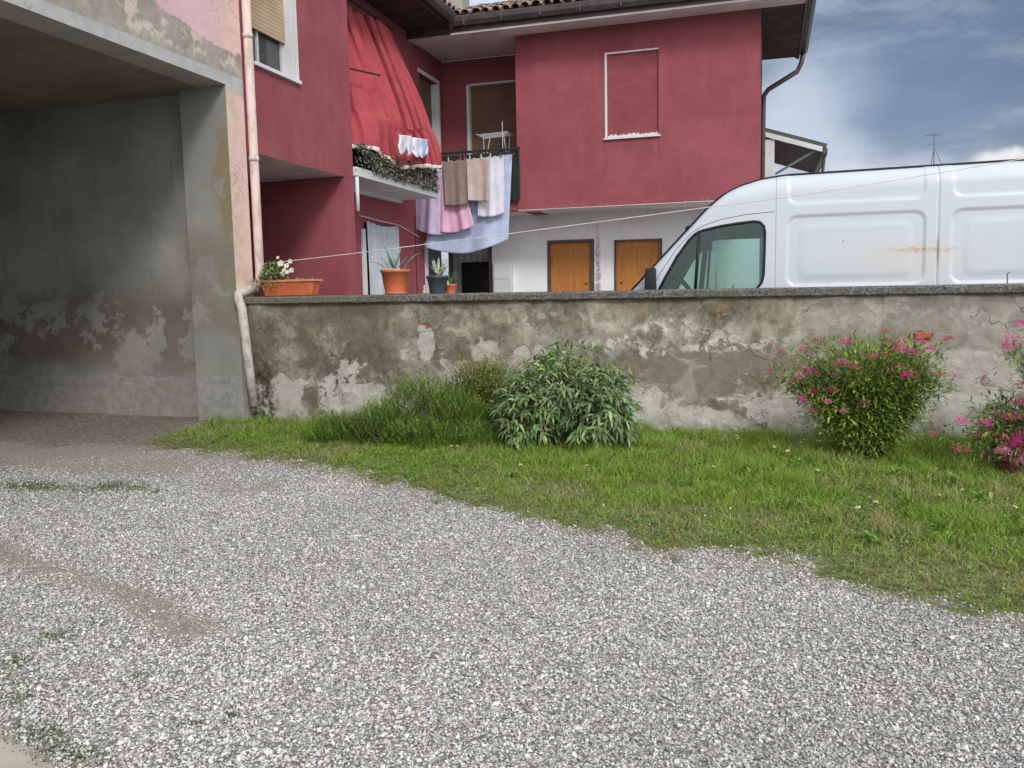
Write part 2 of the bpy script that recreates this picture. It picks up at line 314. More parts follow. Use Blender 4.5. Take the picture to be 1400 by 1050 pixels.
M['curtain_white']=simple('grey_white_curtain',(.46,.50,.56),.9,.1,.1,5,0,.3,200)
for k,c in dict(sheet_blue=(.46,.53,.72),lavender=(.60,.50,.70),pinkcloth=(.72,.42,.56),brown=(.27,.21,.18),beige=(.50,.40,.36),whitecloth=(.66,.67,.76),redcloth=(.385,.072,.084),lace=(.7,.66,.62)).items():
    M[k]=simple('cloth_'+k,c,.92,.1,.1 if k!='brown' else .35,5 if k!='brown' else 60,0,.35,260)
M['rope']=simple('pale_plastic_rope',(.62,.6,.58),.6,.3)

# ------------------------------------------------------------------ numpy value noise
def _h(i,j,s): 
    n=np.sin(i*127.1+j*311.7+s*74.7)*43758.5453; return n-np.floor(n)
def vn(x,y,s=0):
    i=np.floor(x);j=np.floor(y);fx=x-i;fy=y-j;fx=fx*fx*(3-2*fx);fy=fy*fy*(3-2*fy)
    return (_h(i,j,s)*(1-fx)+_h(i+1,j,s)*fx)*(1-fy)+(_h(i,j+1,s)*(1-fx)+_h(i+1,j+1,s)*fx)*fy
def fbm(x,y,o=4,s=0):
    r=0;a=.5;t=0
    for k in range(o): r=r+a*vn(x*2**k,y*2**k,s+k*13);t+=a;a*=.5
    return r/t
def sst(x,a,b):
    t=np.clip((x-a)/(b-a),0,1); return t*t*(3-2*t)

# ------------------------------------------------------------------ ground zones
EDGE=np.array([(-12,8.35),(-6.6,7.9),(-5.95,7.05),(-5.75,6.78),(-4.71,6.36),(-3.61,6.0),(-2.72,5.52),(-1.89,5.15),(-.99,4.66),(-.54,4.45),(.03,4.3),(.51,4.03),(1.05,3.83),(2.2,3.3),(4,2.2),(9,0)])
def edge_y(x): return np.interp(x,EDGE[:,0],EDGE[:,1])
def seg_d(x,y,a,b):
    ax,ay=a;bx,by=b;dx,dy=bx-ax,by-ay;t=np.clip(((x-ax)*dx+(y-ay)*dy)/(dx*dx+dy*dy),0,1)
    return np.hypot(x-ax-t*dx,y-ay-t*dy)
def zones(x,y):
    n=fbm(x*2.2,y*2.2,4,1)-.5; n2=fbm(x*9,y*9,4,9)-.5
    lawn=sst((y-edge_y(x))*.88+n*.34+n2*.42,-.10,.16)*(y<8.6)
    lawn=lawn*np.where(x<-5.7,sst((x+5.9)+(7.9-y)*-.05+n*.3,-.15,.1),1.)
    sand=sst(seg_d(x,y,(-9,6.0),(-4.7,5.9))+n*.35,.62,.25)*sst(x+n*.8,-3.9,-5.0)
    d2=np.minimum(seg_d(x,y,(-5.0,3.95),(-3.9,3.45)),np.minimum(seg_d(x,y,(-3.9,3.45),(-3.05,3.22)),seg_d(x,y,(-3.05,3.22),(-2.35,2.9))))
    sand=np.maximum(sand,sst(d2+n*.22,.17,.06)*.95)
    sand=np.maximum(sand,sst(np.hypot((x+3.75)/1.3,y-5.25)+n*.3,.30,.1)*.55)
    sand=sand*np.clip(.55+(fbm(x*16,y*16,2,5)-.35)*2.2,.15,1)
    soil=sst(y-6.25+n*.9+n2*.3-(x+6)*.1,.1,.5)*sst(x,-5.2,-5.8)
    soil=np.maximum(soil,sst(d2+n*.25+n2*.12+.03,.13,.03)*.55)
    conc=sst(seg_d(x,y,(-3.0,1.6),(-2.35,1.75))*0+( -.75*(x+2.05)-(y-1.88))+n2*.1,.0,.05)*(x>-30)
    conc=sst((-(x+2.01)*.42-(y-1.88))*1.0+n2*.06, -.0,.04)
    return lawn,np.clip(sand,0,1),soil,conc
def height(x,y):
    inner=np.clip(1-np.maximum(np.abs(x+1)-9,0)/5,0,1)*np.clip(1-np.maximum(np.abs(y-4)-8,0)/5,0,1)
    h=(fbm(x*.5+5,y*.5,3,3)-.5)*.05+(fbm(x*3,y*3,3,8)-.5)*.012
    lawn=sst(y-edge_y(x),-.15,.35)
    return (h+lawn*.012)*inner
def axis(lo,hi,step,far):
    a=list(np.arange(lo,hi+step/2,step)); d=step;p=a[-1]
    while p<far: d*=1.35;p+=d;a.append(p)
    d=step;p=a[0]
    while p>-far: d*=1.35;p-=d;a.insert(0,p)
    return np.array(a)
gx=axis(-8,4,.045,400);gy=axis(.8,9,.045,400)
X,Y=np.meshgrid(gx,gy); x=X.ravel();y=Y.ravel(); lawn,sand,soil,conc=zones(x,y)
yard=((y>8.5)).astype(float)
Z=height(x,y); V=np.stack([x,y,Z],1); nx=len(gx);ny=len(gy)
I=(np.arange(ny-1)[:,None]*nx+np.arange(nx-1)[None]).ravel(); F=np.stack([I,I+1,I+nx+1,I+nx],1)
t=T('gravel_soil_and_lawn_ground',.95,.12)
a=t.N.new('ShaderNodeAttribute'); a.attribute_name='Col'; sp=t.N.new('ShaderNodeSeparateColor'); t.L.new(a.outputs['Color'],sp.inputs[0])
a2=t.N.new('ShaderNodeAttribute'); a2.attribute_name='Col2'; sp2=t.N.new('ShaderNodeSeparateColor'); t.L.new(a2.outputs['Color'],sp2.inputs[0])
cc=t.vor(85,'F1',None,'Color'); s1=t.N.new('ShaderNodeSeparateColor'); t.L.new(cc,s1.inputs[0])
gcol=t.ramp(s1.outputs[0],[(.0,(.13,.125,.117)),(.35,(.33,.323,.305)),(.7,(.51,.50,.475)),(1.,(.70,.685,.65))])
edge=t.vor(85,'F1'); gcol=t.mix(t.sm(edge,.3,.7,0,.7),gcol,(.10,.095,.085))
gcol=t.mix(t.sm(t.noise(.9,5,.6),.35,.7,0,.25),gcol,(.25,.23,.19))
sandc=t.mix(t.sm(t.noise(40,5,.7),.35,.65),(.25,.21,.155),(.40,.35,.275))
soilc=t.mix(t.sm(t.noise(22,6,.75),.35,.65),(.14,.125,.102),(.30,.27,.225))
lawnc=t.mix(t.sm(t.noise(12,5,.7),.35,.65),(.10,.095,.045),(.15,.19,.06))
concc=t.mix(t.sm(t.noise(5,7,.7),.3,.7),(.38,.345,.29),(.48,.44,.38))
c=t.mix(t.math('MULTIPLY',sp.outputs[1],t.sm(t.noise(30,5,.7),.35,.6,.45,.9)),gcol,sandc); c=t.mix(sp.outputs[2],c,soilc); c=t.mix(sp.outputs[0],c,lawnc); c=t.mix(sp2.outputs[0],c,concc)
c=t.mix(sp2.outputs[1],c,t.mix(t.sm(t.noise(2,6,.7),.3,.7),(.24,.23,.21),(.34,.33,.3)))
t.base(c); t.bump(t.math('MULTIPLY',edge,t.math('SUBTRACT',-1.,t.math('MULTIPLY',sp2.outputs[0],-1.))),.7,.01); t.bump(t.noise(60,5,.7),.3,.006)
g=npmesh('ground',V,F,t.m,None,np.stack([lawn,sand,soil],1),True); tag(g,kind='structure')
a=g.data.color_attributes.new('Col2','FLOAT_COLOR','POINT'); cz=np.ones((len(V),4),dtype=np.float32); cz[:,0]=conc; cz[:,1]=yard; a.data.foreach_set('color',cz.ravel())

# ------------------------------------------------------------------ loose gravel
def rand_rot(n):
    q=rng.normal(size=(n,4)); q/=np.linalg.norm(q,axis=1)[:,None]; w,x,y,z=q.T
    return np.stack([1-2*(y*y+z*z),2*(x*y-z*w),2*(x*z+y*w),2*(x*y+z*w),1-2*(x*x+z*z),2*(y*z-x*w),2*(x*z-y*w),2*(y*z+x*w),1-2*(x*x+y*y)],1).reshape(-1,3,3)
def scatter(n,rmin,rmax,a0,a1):
    # points in a wedge in front of the camera position, denser up close
    th=rng.uniform(a0,a1,n); r=np.sqrt(rng.uniform(rmin**2,rmax**2,n)); return -np.sin(th)*r,np.cos(th)*r
def make_gravel():
    P=np.stack(scatter(700000,1.5,8.4,CYA-.66,CYA+.66),1); rr=np.hypot(P[:,0],P[:,1]); P=P[rng.random(len(P))<np.clip(1.06-.105*rr,.2,1)*.82]; x,y=P.T; lawn,sand,soil,conc=zones(x,y)
    keep=(rng.random(len(x))>lawn*.985)&(rng.random(len(x))>sand*.66*(.5+fbm(x*25,y*25,2,3)))&(rng.random(len(x))>soil*.9)&(conc<.3)&(y<8.0)&(x>-9)
    x=x[keep];y=y[keep];sand=sand[keep];n=len(x)
    size=rng.lognormal(math.log(.0051),.30,n).clip(.0025,.012); size*=1-.25*sand
    base=np.array([(1,0,0),(-1,0,0),(0,1,0),(0,-1,0),(0,0,1),(0,0,-1)],float)
    b=base[None]*rng.uniform(.65,1.15,(n,6,1))+rng.normal(0,.22,(n,6,3)); b*=size[:,None,None]*rng.uniform(.65,1.25,(n,1,3))
    b=np.einsum('nij,nkj->nki',rand_rot(n),b); b[:,:,2]*=.8
    z=height(x,y)+size*.35+rng.random(n)*.003; b+=np.stack([x,y,z],1)[:,None]
    Fb=np.array([(0,2,4),(2,1,4),(1,3,4),(3,0,4),(2,0,5),(1,2,5),(3,1,5),(0,3,5)])
    F=(np.arange(n)[:,None,None]*6+Fb[None]).reshape(-1,3)
    v=rng.beta(2.7,3.0,n); pal=np.stack([.16+.72*v,.158+.71*v,.152+.69*v],1)
    k=rng.random(n); pal[k<.06]*=(1.08,.93,.86); pal[(k>.09)&(k<.17)]*=(.85,.95,1.02); pal[(k>.17)&(k<.24)]*=(1.03,1.0,.88); pal[k>.98]=np.array((.62,.61,.58))
    big=(fbm(x*.8,y*.8,3,4)-.5)*.35; pal*=(1+big)[:,None]; pal=pal*(1-.35*sand[:,None])+np.array((.36,.31,.24))*.35*sand[:,None]
    o=npmesh('gravel_stones',b,F,attrmat('crushed_stone',.85,.25),None,np.repeat(pal.clip(.03,.8),6,axis=0))
    tag(o,'pale grey crushed gravel covering the driveway','gravel',kind='stuff')
make_gravel()

# ------------------------------------------------------------------ blades and leaves
def leafmesh(P,D,U,L,W,col,nseg=3,fold=.15,droop=.25,pw=1.,tipdark=None):
    """P,D,U (n,3); L,W (n,) -> verts, quads, cols ; three verts per row"""
    n=len(P); D=D/np.linalg.norm(D,axis=1)[:,None]; S=np.cross(D,U); S/=np.maximum(np.linalg.norm(S,axis=1),1e-6)[:,None]; U=np.cross(S,D)
    rows=[]
    droop=np.broadcast_to(droop,(n,))
    for k in range(nseg+1):
        t=k/nseg; w=(math.sin(PI*min(max(t,.0),1))**pw if 0<t<1 else .05)
        if pw==0: w=1-.85*t
        c=P+D*(L*t)[:,None]+np.array((0,0,-1.))*(droop*L*t*t)[:,None]
        wv=S*(W*.5*w)[:,None]; up=U*(W*fold*w)[:,None]
        rows+= [c-wv+up,c,c+wv+up]
    V=np.stack(rows,1); m=3*(nseg+1); Fb=[]
    for k in range(nseg):
        a=3*k; Fb+= [(a,a+1,a+4,a+3),(a+1,a+2,a+5,a+4)]
    F=(np.arange(n)[:,None,None]*m+np.array(Fb)[None]).reshape(-1,4)
    C=np.repeat(col,m,axis=0)
    return V.reshape(-1,3),F,C
def blademesh(P,D,L,W,col,bend,nseg=2):
    n=len(P); th=rng.uniform(0,2*PI,n); S=np.stack([np.cos(th),np.sin(th),np.zeros(n)],1)
    rows=[];cols=[]
    for k in range(nseg+1):
        t=k/nseg; c=P+np.array((0,0,1.))*(L*t)[:,None]+D*(bend*L*t*t)[:,None]; c[:,2]-=bend*L*t*t*.35
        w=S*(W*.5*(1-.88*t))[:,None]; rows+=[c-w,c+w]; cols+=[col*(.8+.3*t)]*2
    V=np.stack(rows,1); C=np.stack(cols,1); m=2*(nseg+1)
    F=(np.arange(n)[:,None,None]*m+np.array([(2*k,2*k+1,2*k+3,2*k+2) for k in range(nseg)])[None]).reshape(-1,4)
    return V.reshape(-1,3),F,C.reshape(-1,3)
def cat(parts):
    Vs,Fs,Cs=[],[],[];o=0
    for V,F,C in parts: Vs.append(V);Fs.append(F+o);Cs.append(C);o+=len(V)
    return np.concatenate(Vs),np.concatenate(Fs),np.concatenate(Cs)
M['grass']=foliage('grass_blades',.6,.35); M['leaf']=foliage('leaves',.5,.3); M['petal']=foliage('petals',.6,.35)
def make_grass():
    N=360000; x=rng.uniform(-6.2,3.3,N); y=rng.uniform(3.0,8.36,N); lawn,sand,soil,conc=zones(x,y)
    patch=fbm(x*1.6,y*1.6,4,21); tuft=fbm(x*6,y*6,3,5)
    dens=lawn*np.clip(.4+(tuft-.35)*2.4,0.15,1)*np.clip(.38+(y-edge_y(x))*1.1,.2,1)
    keep=rng.random(N)<dens; x=x[keep];y=y[keep];patch=patch[keep];tuft=tuft[keep];n=len(x)
    d=y-edge_y(x); near=np.clip(d/1.6,0,1)
    L=(.02+.045*near*rng.uniform(.3,1.5,n)+.10*np.clip(tuft-.52,0,1)*2.5*near+.06*np.clip((y-7.0),0,1)*rng.random(n)*(tuft>.42))*rng.uniform(.6,1.25,n)
    th=rng.uniform(0,2*PI,n); D=np.stack([np.cos(th),np.sin(th),np.zeros(n)],1)
    g=np.array((.18,.33,.042));yl=np.array((.43,.54,.095));st=np.array((.50,.45,.22));dk=np.array((.05,.125,.022))
    k=rng.random((n,1)); c=g*(1-k)+yl*k
    mk=rng.random(n); ps=np.clip((patch-.56)*3.2+.22-near*.24,0.02,.6); c[mk<ps]=(st*(.6+.6*rng.random((n,1))))[mk<ps]
    c[(mk>.85)]=dk; 
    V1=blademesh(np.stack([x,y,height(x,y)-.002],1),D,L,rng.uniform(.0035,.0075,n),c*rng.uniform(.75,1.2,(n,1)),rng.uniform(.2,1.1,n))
    # flat-lying straw
    ns=5000; xs=rng.uniform(-5.6,3,ns); ys=edge_y(xs)+np.abs(rng.normal(0,.55,ns))-.12; ok=ys<8.1; xs=xs[ok];ys=ys[ok];ns=len(xs)
    th=rng.uniform(0,2*PI,ns); D=np.stack([np.cos(th),np.sin(th),rng.uniform(.02,.25,ns)],1)
    V2=leafmesh(np.stack([xs,ys,height(xs,ys)+.012],1),D,np.tile((0,0,1.),(ns,1)),rng.uniform(.03,.11,ns),rng.uniform(.002,.004,ns),np.array((.58,.50,.3))*rng.uniform(.6,1.2,(ns,1)),2,0,.1,0)
    # clover and small broad leaves
    nc=34000; xc=rng.uniform(-5.4,3.2,nc); yc=rng.uniform(3.4,8.2,nc); lw,_,_,_=zones(xc,yc); cl=fbm(xc*1.3+9,yc*1.3,3,31); ok=(lw>.8)&(rng.random(nc)<np.clip((cl-.45)*5,.05,1)); xc=xc[ok];yc=yc[ok];nc=len(xc)
    th=rng.uniform(0,2*PI,nc); D=np.stack([np.cos(th),np.sin(th),rng.uniform(.1,.9,nc)],1)
    V3=leafmesh(np.stack([xc,yc,height(xc,yc)+rng.uniform(.01,.045,nc)],1),D,np.tile((0,0,1.),(nc,1)),rng.uniform(.018,.045,nc),rng.uniform(.010,.020,nc),np.array((.16,.31,.05))*rng.uniform(.7,1.4,(nc,1)),3,.1,.3)
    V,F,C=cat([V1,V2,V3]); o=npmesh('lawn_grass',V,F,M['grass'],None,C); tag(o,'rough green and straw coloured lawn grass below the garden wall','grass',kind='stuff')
    # moss and weeds in the drive
    parts=[]
    for (px,py,rx,ry,nn) in ((38,664,.34,.16,1500),(60,669,.2,.1,500),(150,666,.17,.17,1100),(186,668,.10,.13,420),(95,672,.2,.12,260),(215,671,.12,.08,140),(75,870,.10,.06,160),(20,905,.12,.08,160),(15,955,.14,.09,200),(50,995,.10,.07,200),(85,1025,.10,.06,230),(120,1035,.1,.06,120),(130,850,.1,.05,50),(270,985,.04,.03,60),(315,975,.03,.02,50),(190,920,.05,.03,60),(30,935,.2,.12,200),(70,1005,.16,.10,200)):
        p=at(px,py,'z',0); xx=p.x+rng.normal(0,rx*.5,nn); yy=p.y+rng.normal(0,ry*.5,nn); th=rng.uniform(0,2*PI,nn)
        D=np.stack([np.cos(th),np.sin(th),np.zeros(nn)],1); cc=np.array((.14,.17,.05))*rng.uniform(.5,1.5,(nn,1))
        parts.append(blademesh(np.stack([xx,yy,height(xx,yy)],1),D,rng.uniform(.008,.024,nn),rng.uniform(.003,.006,nn),cc,rng.uniform(.3,1.4,nn)))
    V,F,C=cat(parts); o=npmesh('moss',V,F,M['grass'],None,C); tag(o,'small tufts of moss and weeds growing through the gravel','moss',kind='stuff')
    # leaf litter in the passage
    nn=2600; xx=rng.uniform(-9,-5.2,nn); yy=rng.uniform(6.4,8.2,nn); th=rng.uniform(0,2*PI,nn); D=np.stack([np.cos(th),np.sin(th),rng.uniform(-.1,.3,nn)],1)
    V,F,C=leafmesh(np.stack([xx,yy,height(xx,yy)+.006],1),D,np.tile((0,0,1.),(nn,1)),rng.uniform(.01,.05,nn),rng.uniform(.004,.015,nn),np.array((.30,.23,.16))*rng.uniform(.3,1.9,(nn,1)),2,.1,0)
    o=npmesh('leaf_litter',V,F,M['grass'],None,C); tag(o,'dry brown leaf litter and straw lying along the passage wall','leaf litter',kind='stuff')
make_grass()

# ------------------------------------------------------------------ gateway building (pink)
XP=-5.656; YPI=8.10; YQ=8.32; ZL=3.72; YE=8.42
gw=thing('gateway_building','pink house front with flaking render and a wide dark passage opening','building',(XP,YPI,0))
mb=MB(); mb.box(XP-.35,XP,2.6,YE,ZL,7.2); mb.box(XP-.6,XP,YPI,YE,0,ZL)
mb.box(XP-.35,XP,-7,2.6,0,7.2); mb.build('facade_wall',M['pink'],gw)
MB().box(XP-.605,XP-.004,YPI-.004,YPI+.05,0,ZL-.002).build('pilaster',M['pilaster'],gw,bevel=.006)
MB().box(-13,XP-.603,YQ,YQ+.2,0,ZL).build('passage_wall',M['passage'],gw)
MB().box(-13,XP-.351,2.6,YQ+.2,ZL+.001,ZL+.25).build('passage_ceiling',M['ceil'],gw)
MB().box(-13,XP-.351,2.2,2.599,0,ZL+.25).build('passage_side_wall',M['passage'],gw)
MB().box(-13.2,-13.001,2.2,YQ+.2,0,ZL+.25).build('passage_end_blocker',simple('dark_blocker',(.05,.045,.04),.8),gw)  # added unseen end panel, shuts out light so the passage stays dark
MB().box(-13,XP-.36,-7,YE-.01,ZL+.26,7.15).build('upper_storey',M['passage'],gw)
# downpipe, upper in flaking pink, lower elbow and shoe chalky white
pr=.051; pth=[(XP+.055,8.48,7.2),(XP+.055,8.48,1.70),(XP+.06,8.46,1.60),(XP+.07,8.37,1.52)]
dp=MB().tube(pth,pr,14).build('downpipe',M['pipe'],gw,True)
lp=[(XP+.07,8.39,1.525),(XP+.03,8.2,1.475),(XP+.01,8.10,1.44),(XP+.05,8.055,1.38),(XP+.085,8.05,1.3),(XP+.12,8.07,.7),(XP+.15,8.09,.2)]
l=MB().tube(lp,.052,14).build('lower_downpipe',M['pipe_low'],dp,True)
for z in (2.95,4.3): MB().tube([(XP+.055,8.48,z),(XP+.055,8.48,z+.05)],pr+.007,14).build('pipe_collar',M['pipe'],dp,True)

# ------------------------------------------------------------------ garden wall
gwl=thing('garden_wall','low weathered garden wall with peeling grey render and concrete coping','wall',(-1,8.4,0))
XA,XB=XP+.003,9.0
def wy(x): return 8.20+(x-XP)*.021 if x<3.3 else 8.388
def wallf(u,v):
    x=XA+(XB-XA)*u; z=-.05+1.395*v
    X_=np.array([x]);Z_=np.array([z]); n=float(fbm(X_*1.4,Z_*1.4,3,2)[0]); s=float(fbm(X_*3.1+4,Z_*3.1,4,6)[0])
    d=(n-.5)*.05+(.010 if s>.5+.12*z else 0)
    return (x,wy(x)-d,z)
mb=MB(); mb.grid(wallf,700,60); nn=len(mb.v)
mb.build('wall_face',M['wall'],gwl,True)
MB().hexa([(XA,wy(XA)+.06,-.05),(3.3,8.45,-.05),(3.3,8.70,-.05),(XA,8.51,-.05),(XA,wy(XA)+.06,1.35),(3.3,8.45,1.345),(3.3,8.70,1.345),(XA,8.51,1.35)]).box(3.3,XB,8.45,8.7,-.05,1.33).build('wall_core',M['wall'],gwl)
def capf(x,k):
    z0=1.325-.004*(x+1)*.5; y0=wy(x)-.035
    w=.012*math.sin(x*3.1)+.006*math.sin(x*9.7); n=random.uniform(-.004,.004)
    prof=[(y0+w*.3,z0+n),(y0-.012+w*.3,z0+.012),(y0-.012+w*.3+n,z0+.066),(y0+.012,z0+.082+n),(y0+.37,z0+.086),(y0+.382,z0+.07),(y0+.375,z0)]
    return [(x,a,b) for a,b in prof][k]
xs=[XA+.001+i*.03 for i in range(int((XB-XA)/.03))]; mb=MB(); k=7
for x_ in xs:
    for j in range(k): mb.v.append(capf(x_,j))
for i in range(len(xs)-1):
    for j in range(k): mb.f.append((i*k+j,i*k+(j+1)%k,(i+1)*k+(j+1)%k,(i+1)*k+j))
mb.f.append(tuple(range(k))); mb.f.append(tuple(reversed(range(len(xs)*k-k,len(xs)*k)))); mb.build('coping',M['cap'],gwl)
# loose brick showing in a hole of the render
v=at(1262,459,'y',8.33); MB().box(v.x-.075,v.x+.06,wy(v.x)-.03,wy(v.x)+.05,v.z-.03,v.z+.03).build('exposed_brick',simple('red_brick',(.38,.11,.07),.9,.1,.25,30,0,.6,60),gwl,bevel=.01)
def captop(x): return 1.325-.004*(x+1)*.5+.084

# ------------------------------------------------------------------ red house
XL=-6.36; YC=11.0; YP0=10.73; ZS=3.07; YF=15.27; YB=16.43; XA2=-4.47; XB2=-.15; ZF=2.95; ZE=6.09
rh=thing('red_house','two storey maroon house with balconies, white ground floor wall and tiled roof','house',(-3,15.3,0))
# projecting left storey, window opening Y 8.62..9.57, z 4.10..5.6
w0,w1,h0,h1=8.66,9.57,4.10,5.62
mb=MB(); mb.box(XP-.3,XP,8.43,w0,ZS,6.2); mb.box(XP-.3,XP,w1,YC,ZS,6.2); mb.box(XP-.3,XP,w0,w1,ZS,h0); mb.box(XP-.3,XP,w0,w1,h1,6.2)
mb.box(XL-.3,XP-.3,YC-.3,YC,ZS,6.2)
mb.box(-9,XP,YP0,YC,0,ZS-.002)                       # pier and portico end wall
# long wall behind the left balcony (x = XL)
d0,d1,e0,e1=15.2,16.15,3.2,5.6
mb.box(XL-.3,XL,YC,d0,ZF+.15,6.25); mb.box(XL-.3,XL,d1,YB,ZF+.15,6.25); mb.box(XL-.3,XL,d0,d1,e1,6.25)
mb.box(XL-.3,XL,YC,12.7,0,ZF+.15); mb.box(XL-.3,XL,12.7,13.85,2.62,ZF+.15); mb.box(XL-.3,XL,13.85,15.22,0,ZF+.15); mb.box(XL-.3,XL,15.22,YB,2.45,ZF+.15)
# loggia back wall, x XL..XA2
q0,q1,qz=-5.80,-4.72,5.58
mb.box(XL,q0,YB,YB+.3,ZF+.15,ZE); mb.box(q1,XA2,YB,YB+.3,ZF+.15,ZE); mb.box(q0,q1,YB,YB+.3,qz,ZE)
# right block with the window
a0,a1,b0,b1=-2.79,-1.86,4.14,5.61
mb.box(XA2,a0,YF,YF+.3,ZF,ZE); mb.box(a1,XB2,YF,YF+.3,ZF,ZE); mb.box(a0,a1,YF,YF+.3,ZF,b0); mb.box(a0,a1,YF,YF+.3,b1,ZE)
mb.box(XA2,XA2+.3,YF+.3,YB+.3,ZF,ZE); mb.box(XB2-.3,XB2,YF+.3,19.4,ZF,ZE); mb.box(-6.3,XA2-.001,YF+.02,YF+.25,ZF,ZF+.2)
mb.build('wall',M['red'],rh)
MB().box(-9,XP-.001,8.43,YP0-.001,ZS-.001,ZS+.15).build('portico_ceiling',M['soffit'],rh)
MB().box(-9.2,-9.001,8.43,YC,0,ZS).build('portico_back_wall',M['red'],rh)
MB().box(XL,XA2-.001,YF+.26,YB,ZF,ZF+.18).box(XA2+.3,XB2-.3,YF+.3,YB,ZF+.003,ZF+.15).build('upper_floor_slab',M['soffit'],rh)
# thin ragged light edge where the maroon paint stops
MB().box(XA2+.0,XB2,YF-.003,YF+.3,ZF-.010,ZF-.001).build('paint_edge',M['soffit'],rh)
# ground floor white wall with doors
g1=(-4.21,-3.26,2.44);g2=(-2.86,-1.93,2.40); so=(-6.33,-5.38,2.55)
mb=MB(); mb.box(so[1],g1[0],YB+.001,YB+.3,0,ZF+.1); mb.box(g1[1],g2[0],YB+.001,YB+.3,0,ZF+.1); mb.box(g2[1],XB2,YB+.001,YB+.3,0,ZF+.1)
mb.box(so[0]-.3,so[1],YB+.001,YB+.3,so[2],ZF+.1); mb.box(g1[0],g1[1],YB+.001,YB+.3,g1[2],ZF+.1); mb.box(g2[0],g2[1],YB+.001,YB+.3,g2[2],ZF+.1)
mb.box(-.45,-.16,YF+.02,YF+.3,0,ZF-.003); mb.box(-.5,-.15,YB+.3,19.4,0,ZF-.003); mb.build('ground_floor_wall',M['white'],rh)
for i,(u0,u1,zt) in enumerate((g1,g2)):
    fw=(.05,.028)[i]; d=MB().box(u0+fw,u1-fw,YB+.06,YB+.1,.02,zt-fw).build('door',M['doorwood'],rh)
    if i==0: d['label']='orange door panel in a thick dark frame'
    mb=MB(); mb.box(u0-.0,u0+fw,YB-.02,YB+.12,0,zt); mb.box(u1-fw*1.3,u1,YB-.02,YB+.12,0,zt); mb.box(u0+fw,u1-fw*1.3,YB-.018,YB+.12,zt-fw,zt); mb.build('door_frame',M['gutter'],d)
    hx=u1-fw*1.3-.09 if i==0 else u0+fw+.08
    MB().tube([(hx,YB+.06,1.58),(hx,YB+.035,1.58),(hx+(-.05 if i==0 else .05),YB+.035,1.57)],.009,6).build('handle',M['black'],d)
# slatted grey gate in the corner; black panel paints the shade of an opening
gt=MB().box(so[0],so[1],YB+.09,YB+.13,.0,so[2]).build('slatted_gate',M['gate'],rh)
MB().box(-6.06,-5.42,YB+.03,YB+.088,0,2.06).build('opening_shade_panel',M['dark'],gt)
MB().box(so[0],so[0]+.07,YB-.01,YB+.12,0,so[2]).box(so[1]-.07,so[1],YB-.01,YB+.12,0,so[2]).build('gate_post',M['gutter'],gt)
MB().box(XL-.16,XL-.12,15.36,YB-.02,0,2.44).build('side_gate',mat_slats('side_gate_boards',(.14,.15,.15),.12,'y',.01),rh)
MB().box(XL-.2,XL+.02,15.23,15.35,0,2.44).build('white_post',M['trim'],rh)
MB().box(XL-.5,XL-.31,15.1,YB+.3,0,2.6).build('added_gate_backing',M['gutter'],rh)  # added dark backing, stops bright sky showing through the gate slit
MB().box(XL-.25,XL-.2,12.7,13.85,0,2.62).build('doorway_shade_sheet',M['dark'],rh)  # near-black sheet, shade of the unlit room put into its colour
MB().box(XL-.02,XL+.03,12.56,12.68,0,2.5).build('door_architrave',M['trim'],rh)
MB().box(XL+.001,XL+.006,14.78,14.80,0,2.9).build('render_joint',M['dark'],rh)
# windows / shutters
mb=MB().box(XP-.16,XP-.13,w0,w1,4.55,h1); sh=mb.build('roller_shutter',M['shutter_tan'],rh); sh['label']='half lowered tan roller shutter'
wn=MB().box(XP-.205,XP-.195,w0+.03,w1-.03,h0+.03,h1-.03); 
tg=T('window_glass',.05,.5); tg.base((.06,.07,.075)); wn=wn.build('window',tg.m,rh)
mb=MB()
for (ya,yb) in ((w0,w0+.04),(w1-.045,w1),(9.0,9.035)): mb.box(XP-.215,XP-.17,ya,yb,h0,h1)
mb.box(XP-.214,XP-.171,w0,w1,h0,h0+.04); mb.build('window_frame',simple('pale_grey_window_frame',(.5,.52,.5),.5),wn)
MB().box(XP-.19,XP-.002,w1-.004,w1+.001,h0,h1).box(XP-.003,XP+.012,w1-.0,w1+.055,h0-.0,h1+.05).build('window_surround',M['trim'],wn)
def curt(y0,y1): return lambda u,v:(XP-.24+.012*math.sin(u*22),y0+(y1-y0)*u,h0+.04+1.4*v)
MB().grid(curt(9.3,9.52),20,4).grid(curt(8.72,8.86),16,4).build('net_curtain',M['curtain_white'],wn,True,solid=.003)
MB().box(XP-.2,XP+.045,w0-.03,w1+.06,h0-.045,h0-.001).build('window_sill',M['trim'],wn,bevel=.004)
# right wing window
w=MB().box(a0,a1,YF+.05,YF+.08,b0+.0,b1).build('window',M['shutter_red'],rh); w['label']='window behind a closed shutter painted maroon'
MB().box(a0-.02,a0+.012,YF-.008,YF+.05,b0,b1+.012).box(a0+.012,a1,YF-.006,YF+.05,b1-.012,b1+.012).build('window_frame',M['trim'],w)
def sillf():
    mb=MB(); mb.box(a0-.04,a1+.04,YF-.05,YF+.05,b0-.03,b0-.001); n=40
    for i in range(n):
        u=a0+.02+(a1-a0-.02)*i/n; hh=.035+.035*random.random(); mb.box(u,u+(a1-a0-.02)/n,YF+.038,YF+.049,b0,b0+hh)
    return mb
sillf().build('window_sill',M['trim'],w)
